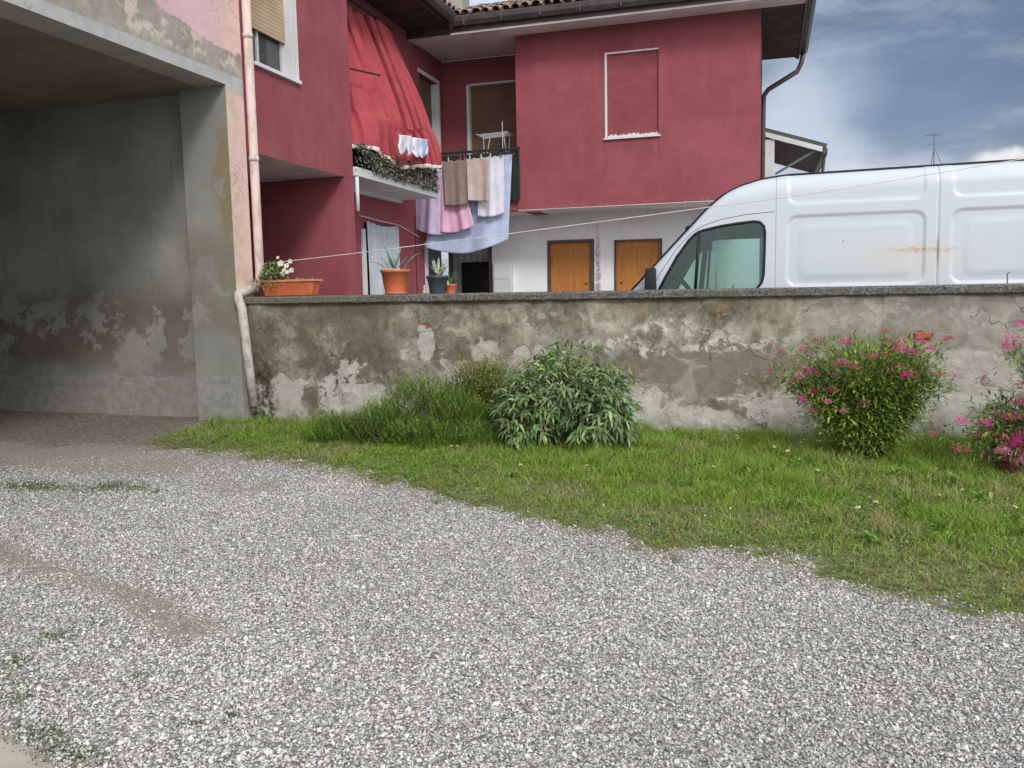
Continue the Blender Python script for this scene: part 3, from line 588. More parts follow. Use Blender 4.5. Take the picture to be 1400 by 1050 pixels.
# upper doors
d=MB().box(XL-.17,XL-.14,d0,d1,e0,e1).build('balcony_door',M['shutter_brown'],rh); d['label']='brown shuttered door opening on the left balcony wall'
MB().box(XL-.18,XL-.002,d1-.012,d1+.002,e0,e1).box(XL-.002,XL+.016,d1,d1+.07,e0,e1+.07).box(XL-.002,XL+.016,d0-.05,d1,e1,e1+.07).build('door_frame',M['trim'],d)
d=MB().box(q0,q1,YB+.10,YB+.13,e0,qz).build('balcony_door',M['shutter_brown'],rh); d['label']='wide brown shuttered door in the loggia back wall'
MB().box(q0-.05,q0+.012,YB-.012,YB+.1,e0,qz+.012).box(q0+.012,q1,YB-.010,YB+.1,qz-.01,qz+.03).build('door_frame',M['trim'],d)
# left balcony
bl=MB().box(XL,XP+.05,YC+.01,14.14,3.11,3.24).build('balcony_slab',M['trim'],rh,bevel=.01)
MB().box(XL,XL+.1,YC+.01,12.75+1.3,3.05,3.108).build('slab_beam',M['trim'],bl)
mb=MB()
for i in range(28): 
    yy=11.06+i*.114; mb.bar((XP-.20,yy,3.24),(XP-.20,yy,4.05),.014)
mb.bar((XP-.20,YC+.02,4.06),(XP-.20,14.14,4.06),.05,.03); mb.bar((XP-.20,14.12,4.06),(XL,14.12,4.06),.05,.03); mb.bar((XP-.20,YC+.02,3.3),(XP-.20,14.14,3.3),.03,.02)
for i in range(6): mb.bar((XP-.1*i,14.12,3.24),(XP-.1*i,14.12,4.05),.014)
mb.build('balcony_railing',M['black'],rh)
MB().tube([(XP+.03,YC+.05,3.10),(XP+.03,YC+.05,2.62)],.028,8).build('overflow_pipe',M['trim'],rh,True)
# loggia railing
mb=MB(); yr=YF-.03; mb.bar((XL+.05,yr,4.07),(XA2+.06,yr,4.07),.05,.04); mb.box(XL+.05,XA2+.04,yr-.008,yr+.008,3.88,4.02); mb.bar((XL+.05,yr,3.22),(XA2+.04,yr,3.22),.03,.03)
for i in range(16): mb.bar((XL+.1+i*.118,yr,3.2),(XL+.1+i*.118,yr,3.9),.014)
mb.box(XA2-.13,XA2+.03,yr-.04,yr-.02,3.16,3.95); mb.bar((XA2+.05,yr-.05,3.14),(XA2+.05,yr-.05,4.1),.03); mb.bar((XA2-.13,yr-.05,3.14),(XA2+.05,yr-.05,3.14),.03)
mb.tube([(XL+.0,14.9,4.22),(XL+.3,14.9,4.25),(XL+.42,14.92,4.2)],.014,6)
mb.build('loggia_railing',M['darkgreen'],rh)
# eaves. right wing: soffit slab sloping a little down to the front; side overhang in dark boards
YG=14.68; XG=.56
MB().hexa([(XL-.0,YG,6.045),(XG-.0,YG,6.045),(XG,YF+.0,ZE-.0),(XL,YF,ZE),(XL,YG,6.10),(XG,YG,6.10),(XG,YF,ZE+.06),(XL,YF,ZE+.06)]).box(XL,XA2+.3,YF+.001,YB,ZE+.001,ZE+.06).build('eave_soffit',M['soffit'],rh)
MB().box(XB2+.001,XG,YF+.002,18.65,ZE+.002,ZE+.06).build('side_eave_boards',M['wood_dark'],rh)
MB().box(XL-.2,-5.50,8.55,YG-.03,6.205,6.25).box(XL+.001,-5.5,YG-.029,YG-.011,6.05,6.25).build('left_eave_boards',M['wood_dark'],rh)
def gutter(a,b,side):
    a=Vector(a);b=Vector(b);d=(b-a).normalized(); s=Vector(side); prof=[(0.,.0),(.02,-.10),(.10,-.13),(.15,-.07),(.16,.0),(.172,.012),(.172,-.0),(.155,-.08),(.10,-.145),(.01,-.115),(-.012,0.)]
    mb=MB(); k=len(prof)
    for p in (a,b):
        for (u,z) in prof: mb.v.append(tuple(p+s*u+Vector((0,0,z))))
    for j in range(k): mb.f.append((j,(j+1)%k,k+(j+1)%k,k+j))
    return mb
mb=gutter((-5.44,YG-.01,6.30),(XG+.02,YG-.01,6.27),(0,-1,0)); mb.box(-5.5,XG,YG-.009,YG+.02,6.08,6.33)
for i in range(9): xx=-5.2+i*.7; mb.box(xx,xx+.025,YG-.185,YG,6.15,6.30)
gu=mb.build('gutter',M['gutter'],rh)
mb=gutter((-5.50,8.5,6.40),(-5.50,14.6,6.34),(1,0,0)); mb.box(-5.53,-5.501,8.5,14.66,6.20,6.40); mb.build('gutter',M['gutter'],rh)
mb=gutter((XG+.02,YG-.03,6.28),(XG+.02,18.7,6.26),(1,0,0)); mb.box(XG,XG+.02,YG,18.67,6.06,6.33); mb.build('gutter',M['gutter'],rh)
# downpipe on the right corner
yy=18.55; pts=[(XG+.10,yy,6.2),(XG+.06,yy,5.95),(XG-.02,yy,5.78),(-.02,yy,5.47),(-.10,yy,5.36),(-.11,yy,5.2),(-.11,yy,.2)]
MB().tube([at(1097,76,'y',15.6),at(1094,88,'y',15.6),at(1086,100,'y',15.6),at(1052,122,'y',15.6),at(1045,132,'y',15.6),at(1043.5,145,'y',15.6),(XB2+.075,15.6,3.0),(XB2+.075,15.6,.1)] if False else pts,.05,10).build('corner_downpipe',M['gutter'],rh,True)
# roof: pitched bodies + barrel tiles on the two slopes that show
pit=R(20.5); tp=math.tan(pit)
def tiles(o,du,dv,nu,nv,name):
    # o: eave corner, du: along eave unit, dv: horizontal unit up the slope
    o=Vector(o);du=Vector(du);dv=Vector(dv); mb=MB(); wv=.185; tl=.36; sl=Vector((dv.x,dv.y,tp)).normalized(); up=sl.cross(du).normalized(); 
    if up.z<0: up=-up
    for j in range(nv):
        for i in range(nu):
            c=o+du*(i*wv+random.uniform(-.012,.012))+sl*(j*tl+random.uniform(-.02,.02))+up*(.012*random.random()); sd=random.uniform(.9,1.1)
            n=len(mb.v); sg=7; ang=random.uniform(-.04,.04)
            for e in range(2):
                for inner in (0,1):
                    for k in range(sg+1):
                        th=PI*k/sg; r=(.088-.014*e-(.014 if inner else 0))*sd
                        mb.v.append(tuple(c+du*(r*math.cos(th)+ang*e)+up*(r*.85*math.sin(th)+.03*(1-e)*.6)+sl*(e*(tl+.08))))
            A=lambda e,inn,k:n+(e*2+inn)*(sg+1)+k
            for k in range(sg):
                mb.f.append((A(0,0,k),A(0,0,k+1),A(1,0,k+1),A(1,0,k))); mb.f.append((A(0,1,k),A(1,1,k),A(1,1,k+1),A(0,1,k+1))); mb.f.append((A(0,0,k),A(0,1,k),A(0,1,k+1),A(0,0,k+1)))
            # channel tile between the caps
            c2=c+du*wv/2; n=len(mb.v)
            for e in range(2):
                for k in range(5):
                    th=PI+PI*k/4; r=.075; mb.v.append(tuple(c2+du*r*math.cos(th)+up*(r*.5*math.sin(th)+.03)+sl*(e*(tl+.06)+(.03))))
            for k in range(4): mb.f.append((n+k,n+k+1,n+5+k+1,n+5+k))
    return mb
ro=MB()
zr=7.29
# front slope deck (right wing) and its hip, left wing deck
ro.prism([(XL-1.2,YG-.02,6.30),(XG+.03,YG-.02,6.30),(XG+.03-2.5,17.1,6.30+2.5*tp),(XL-1.2,17.1,6.30+2.42*tp)],(0,0,-.03))
ro.prism([(XG+.03,YG-.02,6.30),(XG+.03,19.6,6.30),(XG+.03-2.5,17.1,6.30+2.5*tp)],(0,0,-.03))
ro.prism([(-5.49,8.3,6.38),(-5.49,14.7,6.38),(-8.4,17.0,6.38+2.9*tp),(-8.4,8.3,6.38+2.9*tp)],(0,0,-.03))
roof=ro.build('roof',M['wood_dark'],rh)
tm=tiles((-5.55,YG-.07,6.345),(1,0,0),(0,1,0),33,7,'t'); tm.v=[(a,b,c) for a,b,c in tm.v]; tm.build('roof_tiles',M['tile'],roof)
tiles((-5.44,8.5,6.43),(0,1,0),(-1,0,0),34,4,'t').build('roof_tiles',M['tile'],roof)
MB().box(-6.62,-6.18,17.2,17.7,6.6,8.6).box(-6.68,-6.12,17.14,17.76,8.6,8.7).build('chimney',M['chimney'],rh,bevel=.01)

# white outside sockets
cb=thing('utility_cabinet','white two door utility cabinet beside the grey slatted gate','cabinet',(-5.12,YB-.12,0))
MB().box(-5.32,-4.93,YB-.14,YB-.001,0,2.03).build('body',M['trim'],cb,bevel=.005)
MB().box(-5.30,-4.95,YB-.152,YB-.141,1.70,2.01).build('door',M['trim'],cb); MB().box(-5.30,-4.95,YB-.152,YB-.141,.1,1.685).build('door',M['trim'],cb)

# ------------------------------------------------------------------ cloth helper
def cloth(name,label,cat_,mat,fn,nu=60,nv=40,group=None,solid=.006,loc=None,parent=None):
    mb=MB().grid(fn,nu,nv); o=mb.build(name,mat,parent,True,solid=solid)
    if parent is None: tag(o,label,cat_,group)
    return o
# red drape over the left balcony
def fold(u,f,ph): 
    s=math.sin(u*f+ph); return (abs(s)**.7)*(1 if s>0 else -1)
def drape(u,v):
    # v=0 top, 1 bottom
    top=Vector((-6.22,11.5+2.06*u,5.78+.12*u)); ed=float(sst(np.array(u),.0,.2)); 
    bz=3.52-.36*math.sin(PI*min(1,u*1.25))*0+(.10-.14*math.sin(PI*u*1.1))+.22*max(0,u-.8)
    bot=Vector((XP-.10+.24*ed+.03*math.sin(u*9),11.03+3.02*u,bz))
    t=v; p=top.lerp(bot,t)
    p.x+= .15*math.sin(PI*t)*(.5+.5*t)*ed; p.z-= .12*math.sin(PI*t)
    ph=2*PI*(7.3*u+.35*math.sin(u*7+1)+.22*math.sin(t*2.6+u*5))
    A=(.115*(1-.45*t)+.01)*(.45+.35*math.sin(u*9.3+1)+.2)*(.3+.7*ed); Bq=(.062*(1-.55*t)+.006)*(.6+.4*math.sin(u*9.3+1))
    p.x+=A*math.sin(ph)+.014*math.sin(ph*2.7+t*4)+.006*math.sin(ph*6.1-t*9); p.y+=-Bq*math.sin(2*ph)+.03*math.sin(u*11+t*3)*t*(1-t)
    p.z+=.03*math.sin(u*13+t*5)*t
    if t>.72: p.x+=.05*math.sin((t-.72)*9+u*7)
    return p
cur=thing('balcony_drape','large faded red cloth hung from the eaves over the left balcony railing','curtain',(XP,12.6,3.3))
MB().grid(drape,240,80).build('cloth',M['redcloth'],cur,True,solid=.006)
def hemf(u,v):
    a=drape(u,1.); return (a.x+.006*math.sin(u*160)*v,a.y,a.z+.004-v*(.052+.014*math.sin(u*55)+.008*math.sin(u*190)))
MB().grid(hemf,240,3).build('hem',M['lace'],cur,True,solid=.01)
def proj(p):
    X,Y,Z=p[0],p[1],p[2]-CH; c,s_=math.cos(CYA),math.sin(CYA); r_=X*c+Y*s_; fw=-X*s_+Y*c
    d=fw*math.cos(CPI)-Z*math.sin(CPI); u=fw*math.sin(CPI)+Z*math.cos(CPI); x,y=r_/d,u/d
    return 700+CF*(x*math.cos(CRO)-y*math.sin(CRO)),525-CF*(x*math.sin(CRO)+y*math.cos(CRO))
def duv(px,py):
    b=None
    for i in range(81):
        for j in range(61):
            q=proj(drape(i/80,j/60)); e=(q[0]-px)**2+(q[1]-py)**2
            if b is None or e<b[0]: b=(e,i/80,j/60)
    return b[1],b[2]
MB().tube([(XP-.15,YC-.1,4.62),(XP+.12,YC+.75,4.66)],.014,6).build('awning_rod',M['wood_dark'],cur,True)
MB().bar((-6.2,11.6,5.95),(-6.2,13.75,5.95),.03).build('hanging_rail',M['wood_dark'],cur)
def wl(q0,q1,ph):
    def f(u,v):
        px=q0[0]+(q1[0]-q0[0])*(u+.05*math.sin(v*7+ph)); py=q0[1]+(q1[1]-q0[1])*v*(1+.12*math.sin(u*8+ph))+(px-q0[0])*.12
        p=at(px,py,'x',XP+.30+.02*math.sin(u*9+ph)*(.4+v)); return p
    return f
for q0,q1,ph,lb in (((545,184),(562,208),0,'small white cloth, left one pinned on the red drape'),((557,187),(575,211),2,'small white cloth, middle one pinned on the red drape'),((571,189),(585,213),4,'small bluish white cloth, right one pinned on the red drape')):
    cloth('small_laundry',lb,'laundry',M['sheet_blue'] if ph==4 else M['whitecloth'],wl(q0,q1,ph),20,16,'small laundry on the red drape')
# leafy screen on the balcony
n=5200; yy=rng.uniform(YC+.0,14.05,n); zz=rng.uniform(3.2,3.58,n); low=sst(yy,11.7,10.95); ok=(zz>3.22+low*.34)|(rng.random(n)<.1); yy=yy[ok];zz=zz[ok];n=len(yy)
xx=XP+.05+rng.normal(0,.035,n); D=rng.normal(size=(n,3)); D[:,0]=np.abs(D[:,0]); D[:,2]-=.6
colr=np.array((.085,.09,.055))*rng.uniform(.4,1.2,(n,1)); kk=rng.random(n)<.36; colr[kk]=(np.array((.40,.40,.33))*rng.uniform(.6,1.25,(n,1)))[kk]
V,F,C=leafmesh(np.stack([xx,yy,zz],1),D,np.tile((1.,0,.3),(n,1)),rng.uniform(.03,.07,n),rng.uniform(.014,.03,n),colr,2,.15,.3)
o=npmesh('ivy_screen',V,F,M['leaf'],None,C); tag(o,'grey green artificial ivy screen wrapped round the left balcony railing','screen')

# laundry on the line before the loggia
LY=15.03
line=thing('clothesline','thin clothesline stretched across the front of the loggia railing','clothesline',(-5.4,LY,3.88))
MB().tube([(XL+.1,LY,3.87),(-5.4,LY,3.86),(XA2+.02,LY,3.94)],.006,6).tube([(XL+.1,LY-.12,3.86),(-5.4,LY-.12,3.85),(XA2-.04,LY-.12,3.90)],.005,6).build('line',M['rope'],line)
MB().bar((XL+.1,LY-.15,3.87),(XL+.1,YF-.03,4.05),.02).build('bracket',M['black'],line)
MB().bar((XA2+.02,LY-.15,3.92),(XA2+.02,YF-.03,4.05),.02).build('bracket',M['black'],line)
def hang(x0,x1,zt0,zt1,zb,y,fr=9,amp=.03,ph=0,sag=.1,xb0=0,xb1=0):
    def f(u,v):
        x=x0+(x1-x0)*u; xb=x0+xb0+(x1+xb1-x0-xb0)*u; t=v; X_=x+(xb-x)*t
        zt=zt0+(zt1-zt0)*u-.025*abs(math.sin(u*PI*3)); zbb=zb(u)
        z=zt+(zbb-zt)*t
        a=amp*(.35+.9*t); yy=y-.012-a*math.sin(u*fr+ph+.8*t)-a*.4*math.sin(u*fr*2.3+ph*2-t)-.05*t*t
        return (X_,yy,z)
    return f
G='washing on the loggia clothesline'
cloth('bed_sheet','large pale blue bed sheet hanging lowest on the clothesline','laundry',M['sheet_blue'],hang(-5.95,-4.49,3.86,3.93,lambda u:2.30-.15*math.sin(PI*u)+.10*u*u,LY+.02,8,.04,1,xb0=-.27,xb1=-.1),110,50,G)
cloth('bed_sheet','lavender and pale blue sheet hanging at the left end of the clothesline','laundry',M['lavender'],hang(-6.30,-5.78,3.85,3.86,lambda u:2.68-.16*math.sin(PI*u*.6),LY-.13,9,.03,2,xb0=-.14,xb1=.0),60,50,G)
cloth('pink_towel','long pink towel hanging between the lavender sheet and brown towel','laundry',M['pinkcloth'],hang(-5.86,-5.50,3.85,3.85,lambda u:2.57-.03*math.sin(PI*u)+.10*u*u,LY-.10,9,.025,.4,xb1=.29),60,50,G)
cloth('brown_towel','mottled brown towel hanging over the pink towel','laundry',M['brown'],hang(-5.78,-5.30,3.87,3.88,lambda u:3.06-.02*math.sin(PI*u),LY-.19,7,.015,2,xb0=.05),40,30,G)
cloth('beige_towel','pale beige towel hanging to the right of the brown towel','laundry',M['beige'],hang(-5.31,-4.86,3.88,3.90,lambda u:3.12-.04*u,LY-.20,6,.02,1,xb0=.04,xb1=-.02),40,30,G)
cloth('pillowcase','white pillowcase hanging right of the beige towel','laundry',M['whitecloth'],hang(-5.12,-4.62,3.89,3.92,lambda u:2.84-.05*math.sin(PI*u)+.04*u,LY-.1,8,.02,3,xb0=-.02),40,30,G)
# clothes pegs
pm={'red':simple('red_peg',(.6,.06,.05),.5),'blue':simple('blue_peg',(.1,.2,.5),.5),'white':simple('white_peg',(.7,.7,.65),.5)}
pg=None
for i,(xp,c) in enumerate(((-6.2,'white'),(-6.0,'white'),(-5.86,'red'),(-5.66,'white'),(-5.42,'red'),(-5.34,'red'),(-5.24,'white'),(-5.02,'white'),(-4.84,'white'),(-4.66,'blue'))):
    nm='peg_'+c
    mb=MB().bar((-.006,0,-.035),(-.002,0,.045),.008,.012).bar((.006,0,-.035),(.002,0,.045),.008,.012)
    o=mb.build('clothes_peg',pm[c],None); o.location=(xp,LY-.215 if -5.8<xp<-4.8 else LY-.15,3.88+.03*(xp+6)/1.5)
    tag(o,c+' clothes peg '+('at the left end of the line','over the lavender sheet','left of the brown towel','on the brown towel','at the seam of brown and beige towels, left one','at the seam of brown and beige towels, right one','on the beige towel','over the pillowcase left side','over the pillowcase right side','on the blue sheet corner')[i],'clothes peg','clothes pegs on the loggia line')
# doorway curtain
def dc(u,v): 
    return (XL+.06+.022*math.sin(u*38)+.01*math.sin(u*90+v*3),12.66+1.22*u+.02*math.sin(v*4),2.63-.04*math.sin(PI*u)-2.58*v)
dcu=thing('door_curtain','pale grey white curtain hanging across the ground floor doorway','curtain',(XL+.06,13.2,0))
MB().grid(dc,120,20).build('cloth',M['curtain_white'],dcu,True,solid=.004)
MB().tube([(XL+.05,12.45,2.70),(XL+.07,13.2,2.665),(XL+.05,13.95,2.66),(XL+.04,14.9,2.5)],.008,6).build('curtain_cord',M['rope'],dcu)
# drying rack and dark plant in the loggia
dr=thing('drying_rack','small white folding drying rack standing behind the loggia railing','drying rack',(-5.0,15.7,ZF+.2))
mb=MB()
for k in range(6): mb.tube([(-5.32,15.5+.08*k,4.42),(-4.72,15.5+.08*k,4.44)],.006,5)
for x_ in (-5.32,-4.72): mb.tube([(x_,15.45,4.42),(x_,15.95,4.42)],.009,5)
mb.build('rack_frame',M['trim'],dr)
mb=MB()
for s in (0,1): mb.tube([(-5.3+.56*s,15.5,3.14),(-5.2+.4*s,15.9,4.42)],.009,5).tube([(-5.3+.56*s,15.92,3.14),(-5.2+.4*s,15.5,4.42)],.009,5)
mb.tube([(-4.80,15.45,4.1),(-4.80,15.45,4.62)],.007,5); mb.build('rack_legs',M['trim'],dr)

# ------------------------------------------------------------------ plants in pots
def wobble_curve(a,b,h,n=6):
    a=Vector(a);b=Vector(b); return [a.lerp(b,i/n)+Vector((0,0,h*math.sin(PI*i/n))) for i in range(n+1)]
def agave_leaf(mb,base,tip,w,sag,fold=.25,nseg=8,side=None):
    a=Vector(base);b=Vector(tip);d=(b-a).normalized(); s=d.cross(Vector((0,0,1)))
    if s.length<.2: s=Vector((1,0,0))
    s.normalize(); up=s.cross(d).normalized(); n=len(mb.v)
    for i in range(nseg+1):
        t=i/nseg; c=a.lerp(b,t)+Vector((0,0,sag*math.sin(PI*t))); ww=w*(.55+.75*math.sin(PI*min(1,t*.9+.12)))*(1-t**4)*.62+.0008
        mb.v+= [tuple(c-s*ww+up*ww*fold),tuple(c-up*.002),tuple(c+s*ww+up*ww*fold),tuple(c-up*ww*.45)]
    for i in range(nseg):
        q=n+4*i
        for k in range(4): mb.f.append((q+k,q+(k+1)%4,q+4+(k+1)%4,q+4+k))
def pot_lathe(c,r0,r1,h,rim=.012,rimh=.035,t=.008):
    return [(0.001,0.0),(r0,0.),(r0*1.0,.004),(r1,h-rimh),(r1+rim,h-rimh+.003),(r1+rim,h-.004),(r1+rim-.004,h),(r1-.004,h),(r1-t,h-.03),(r1-t-.01,h-.04)]
M['agave']=(lambda t:(t.base(t.mix(t.sm(t.noise(18,4,.6),.3,.7),(.14,.235,.19),(.24,.36,.29))),t.m)[1])(T('agave_skin',.5,.35))
M['agave_pale']=(lambda t:(t.base(t.mix(t.sm(t.noise(30,3,.6),.42,.55),(.16,.24,.17),(.52,.56,.43))),t.m)[1])(T('variegated_agave_skin',.5,.35))
PYY=8.40
zt=captop(-3.9); p1=thing('potted_agave','ribbed terracotta pot on a saucer holding a blue green agave','potted plant',(-3.86,PYY,zt))
mb=MB(); mb.lathe(pot_lathe(0,.115,.150,.245),(-3.86,PYY,zt+.022),56)
for i,(x_,y_,z_) in enumerate(mb.v):
    r=math.hypot(x_+3.86,y_-PYY)
    if .10<r<.149 and z_<zt+.2: k=1+.016*(i%2); mb.v[i]=(-3.86+(x_+3.86)*k,PYY+(y_-PYY)*k,z_)
mb.build('pot',M['terracotta'],p1,True)
MB().lathe([(.001,0),(.115,0),(.135,.022),(.130,.022),(.11,.008),(.001,.008)],(-3.86,PYY,zt+.001),40).build('saucer',M['terracotta_pale'],p1,True)
MB().lathe([(.001,.226),(.142,.222)],(-3.86,PYY,zt+.022),30).build('soil',M['soil'],p1)
mb=MB(); bz=zt+.24
def PT(px,py,dy=0): v=at(px,py,'y',PYY+dy); return v
for (a,b,w,sag,dy) in (((541,366),(549,335),.030,.0,0.),((538,367),(527,340),.024,.0,.03),((540,367),(522,328),.018,-.01,-.03),((552,368),(576,345),.022,.03,-.04),((534,367),(517,352),.016,.03,-.08),((532,367),(519,358),.014,.02,-.1),((528,367),(506,358),.015,.02,-.05),((540,367),(535,345),.03,0,.08),((545,366),(558,350),.022,.01,.1),((536,366),(530,352),.02,.01,.12)):
    agave_leaf(mb,PT(*a,dy*.3),PT(*b,dy),w,sag)
mb.build('leaves',M['agave'],p1,True)
zt=captop(-3.35); p2=thing('potted_agave','slate grey plastic pot with a pale variegated agave','potted plant',(-3.37,PYY,zt))
MB().lathe(pot_lathe(0,.082,.112,.19,.008,.03),(-3.37,PYY,zt+.001),36).build('pot',M['greypot'],p2,True)
MB().lathe([(.001,.17),(.106,.168)],(-3.37,PYY,zt),30).build('soil',M['soil'],p2)
mb=MB()
for (a,b,w,sag,dy) in (((598,376),(600,350),.026,0,0),((597,376),(590,355),.022,0,.03),((600,376),(612,353),.018,.0,-.02),((598,376),(586,362),.022,.01,-.06),((602,376),(614,362),.022,.015,-.07),((600,376),(606,357),.022,0,.06),((597,377),(594,360),.026,0,-.05),((599,376),(592,352),.02,0,.08),((603,377),(611,366),.02,.01,-.1)):
    agave_leaf(mb,PT(*a,dy*.3),PT(*b,dy),w,sag)
mb.build('leaves',M['agave_pale'],p2,True)
x3=at(617,395,'y',PYY+.12).x; zt=captop(x3); p3=thing('potted_plant','small orange pot with strap leaves half hidden behind the grey pot','potted plant',(x3,PYY+.1,zt))
MB().lathe(pot_lathe(0,.05,.066,.10,.005,.02),(x3,PYY+.1,zt),28).build('pot',M['terracotta'],p3,True)
mb=MB()
for k in range(9):
    th=k*2.4; agave_leaf(mb,(x3,PYY+.1,zt+.09),(x3+.11*math.cos(th),PYY+.1+.1*math.sin(th),zt+.13+.05*(k%3)),.010,.05)
mb.build('leaves',simple('strap_leaf_green',(.10,.2,.06),.5),p3,True)
# little figurine-like stone between the pots
x4=at(582,397,'y',PYY).x; st_=MB().lathe([(.001,0),(.024,0),(.022,.03),(.012,.06),(.016,.075),(.010,.09),(.001,.095)],(0,0,0),12).build('garden_ornament',simple('pale_plaster',(.55,.45,.4),.8),None,True)
st_.location=(x4,PYY-.03,captop(x4)); tag(st_,'tiny pale plaster ornament standing left of the grey pot','ornament')
# trough with white petunias
tz=captop(-5.1); pb=thing('planter_box','long terracotta window box with white petunias standing on the wall end','planter',(-5.13,PYY-.02,tz))
def trough(mb,x0,x1,y0,y1,z0,z1,ins):
    mb.hexa([(x0+ins,y0+ins*.5,z0),(x1-ins,y0+ins*.5,z0),(x1-ins,y1-ins*.5,z0),(x0+ins,y1-ins*.5,z0),(x0,y0,z1),(x1,y0,z1),(x1,y1,z1),(x0,y1,z1)])
mb=MB(); bx0,bx1,by0,by1=-5.47,-4.80,PYY-.12,PYY+.06
trough(mb,bx0,bx1,by0,by1,tz+.002,tz+.165,.04); mb.build('box',M['terracotta'],pb,bevel=.012,seg=3)
mb=MB()
for (a,b,c,d) in ((bx0-.015,bx1+.015,by0-.015,by0+.006),(bx0-.015,bx1+.015,by1-.006,by1+.015),(bx0-.015,bx0+.006,by0+.0061,by1-.0061),(bx1-.006,bx1+.015,by0+.0061,by1-.0061)): mb.box(a,b,c,d,tz+.160,tz+.184)
mb.build('rim',M['terracotta_pale'],pb,bevel=.004)
MB().box(bx0+.007,bx1-.007,by0+.007,by1-.007,tz+.166,tz+.174).build('soil',M['soil'],pb)
n=2600; cx=np.where(rng.random(n)<.78,rng.normal(-5.36,.085,n),rng.uniform(-5.35,-4.86,n)); hump=np.exp(-((cx+5.36)/.13)**2)
zz=tz+.17+rng.random(n)*(.02+.21*hump); cy=PYY-.05+rng.normal(0,.05,n)*(1+hump*.5); zz-=np.clip((by0-cy)*2,0,.1)
D=rng.normal(size=(n,3)); D[:,2]+=.4; cgr=np.where(rng.random((n,1))<.6,np.array([[.09,.17,.03]]),np.array([[.42,.44,.2]]))*rng.uniform(.6,1.4,(n,1))
V,F,C=leafmesh(np.stack([cx,cy,zz],1),D,np.tile((0,0,1.),(n,1)),rng.uniform(.018,.042,n),rng.uniform(.008,.018,n),cgr,2,.1,.3); npmesh('foliage',V,F,M['leaf'],pb,C)
def flower_disc(c,nrm,r,col,npet=5):
    c=Vector(c);nv=Vector(nrm).normalized();a=nv.orthogonal().normalized();b=nv.cross(a)
    P=np.tile(np.array(c),(npet,1)); D=[];U=[]
    for k in range(npet):
        th=2*PI*k/npet+random.random()*.3; d=a*math.cos(th)+b*math.sin(th)+nv*.35; D.append(d[:]);U.append(nv[:])
    return leafmesh(P,np.array(D),np.array(U),np.full(npet,r),np.full(npet,r*.95),np.tile(col,(npet,1)),3,-.08,.1)
for (px,py,s) in ((366,372,1),(372,367,.8),(384,360,1.2),(389,369,1),(392,363,1),(397,357,.9),(399,369,1),(380,352,.6),(371,380,.9),(376,376,.7),(387,374,1.1),(368,384,.8),(393,372,.8)):
    v=at(px,py,'y',by0+.01+.05*random.random()); V,F,C=flower_disc(v,(random.uniform(-.4,.4),-1,random.uniform(-.1,.6)),.036*s,np.array((.78,.78,.68)))
    npmesh('blossom',V,F,M['petal'],pb,C)

# ------------------------------------------------------------------ cable across the view
cab=thing('washing_line','long pale line strung from the downpipe across the top of the wall','line',(-5.55,8.47,1.77))
pts=[at(a,b,'y',8.47) for a,b in ((352,362),(500,344.5),(700,319),(830,302),(960,284.5),(1080,269),(1200,250),(1400,217))]; pts.append(pts[-1]+(pts[-1]-pts[-2])*.8)
MB().tube(pts,.0045,6).build('line',M['rope'],cab); e=pts[-1]
MB().tube([(e.x,8.47,1.40),(e.x,8.47,e.z+.03)],.015,8).build('post',M['gutter'],cab)
# small bits standing on the coping
for (px,py0,py1,r,m,lb,ct) in ((979,370,396,.004,'rust','thin rusty rod standing on the coping in front of the van window','rod'),(1377,374,392,.005,'gutter','short bent wire stub standing on the coping at far right','wire stub')):
    a=at(px,py1,'y',8.36);b=at(px,py0,'y',8.36); a.z=captop(a.x)-.005
    mm=simple('rusty_iron',(.14,.10,.07),.8) if m=='rust' else M['gutter']
    o=MB().tube([a,b]+([b+Vector((.02,0,.012))] if m!='rust' else []),r,6).build('metal_rod' if m=='rust' else 'wire_stub',mm); tag(o,lb,ct)
a=at(1002,396,'y',8.36); a.z=captop(a.x)-.003; mb=MB()
for k in range(5): agave_leaf(mb,a,a+Vector((random.uniform(-.02,.02),random.uniform(-.02,.02),random.uniform(.03,.06))),.006,.0,nseg=4)
o=mb.build('weed_sprig',simple('yellow_green_weed',(.22,.24,.07),.7)); tag(o,'tiny yellow green weed sprig rooted on the coping before the van','weed')

# ------------------------------------------------------------------ white panel van
VY=9.30; VF=11.22
van=thing('parked_van','long high roofed white panel van with a rust streak parked behind the wall','van',(.6,10.2,0))
TZ=[(-2.62,.62),(-2.58,.92),(-2.45,1.05),(-2.1,1.17),(-1.6,1.30),(-1.43,1.42),(-1.22,1.645),(-.98,1.90),(-.78,2.11),(-.63,2.27),(-.48,2.405),(-.30,2.505),(-.08,2.575),(.18,2.605),(2.35,2.625),(3.2,2.62),(3.32,2.5)]
tx=np.array([a for a,b in TZ]); tz_=np.array([b for a,b in TZ])
def ztop(x):
    return float(np.mean([np.interp(x+d,tx,tz_) for d in (-.05,-.025,0,.025,.05)]))
def srad(x): return .09+.13*float(sst(np.array(x),-.7,.0))
def inset(x): return .0 if x>-1.7 else .16*((-1.7-x)/.92)**2
def rrect(x,z,x0,x1,z0,z1,r):
    cx=(x0+x1)/2;cz=(z0+z1)/2; dx=np.abs(x-cx)-(x1-x0)/2+r; dz=np.abs(z-cz)-(z1-z0)/2+r
    return np.hypot(np.maximum(dx,0),np.maximum(dz,0))+np.minimum(np.maximum(dx,dz),0)-r
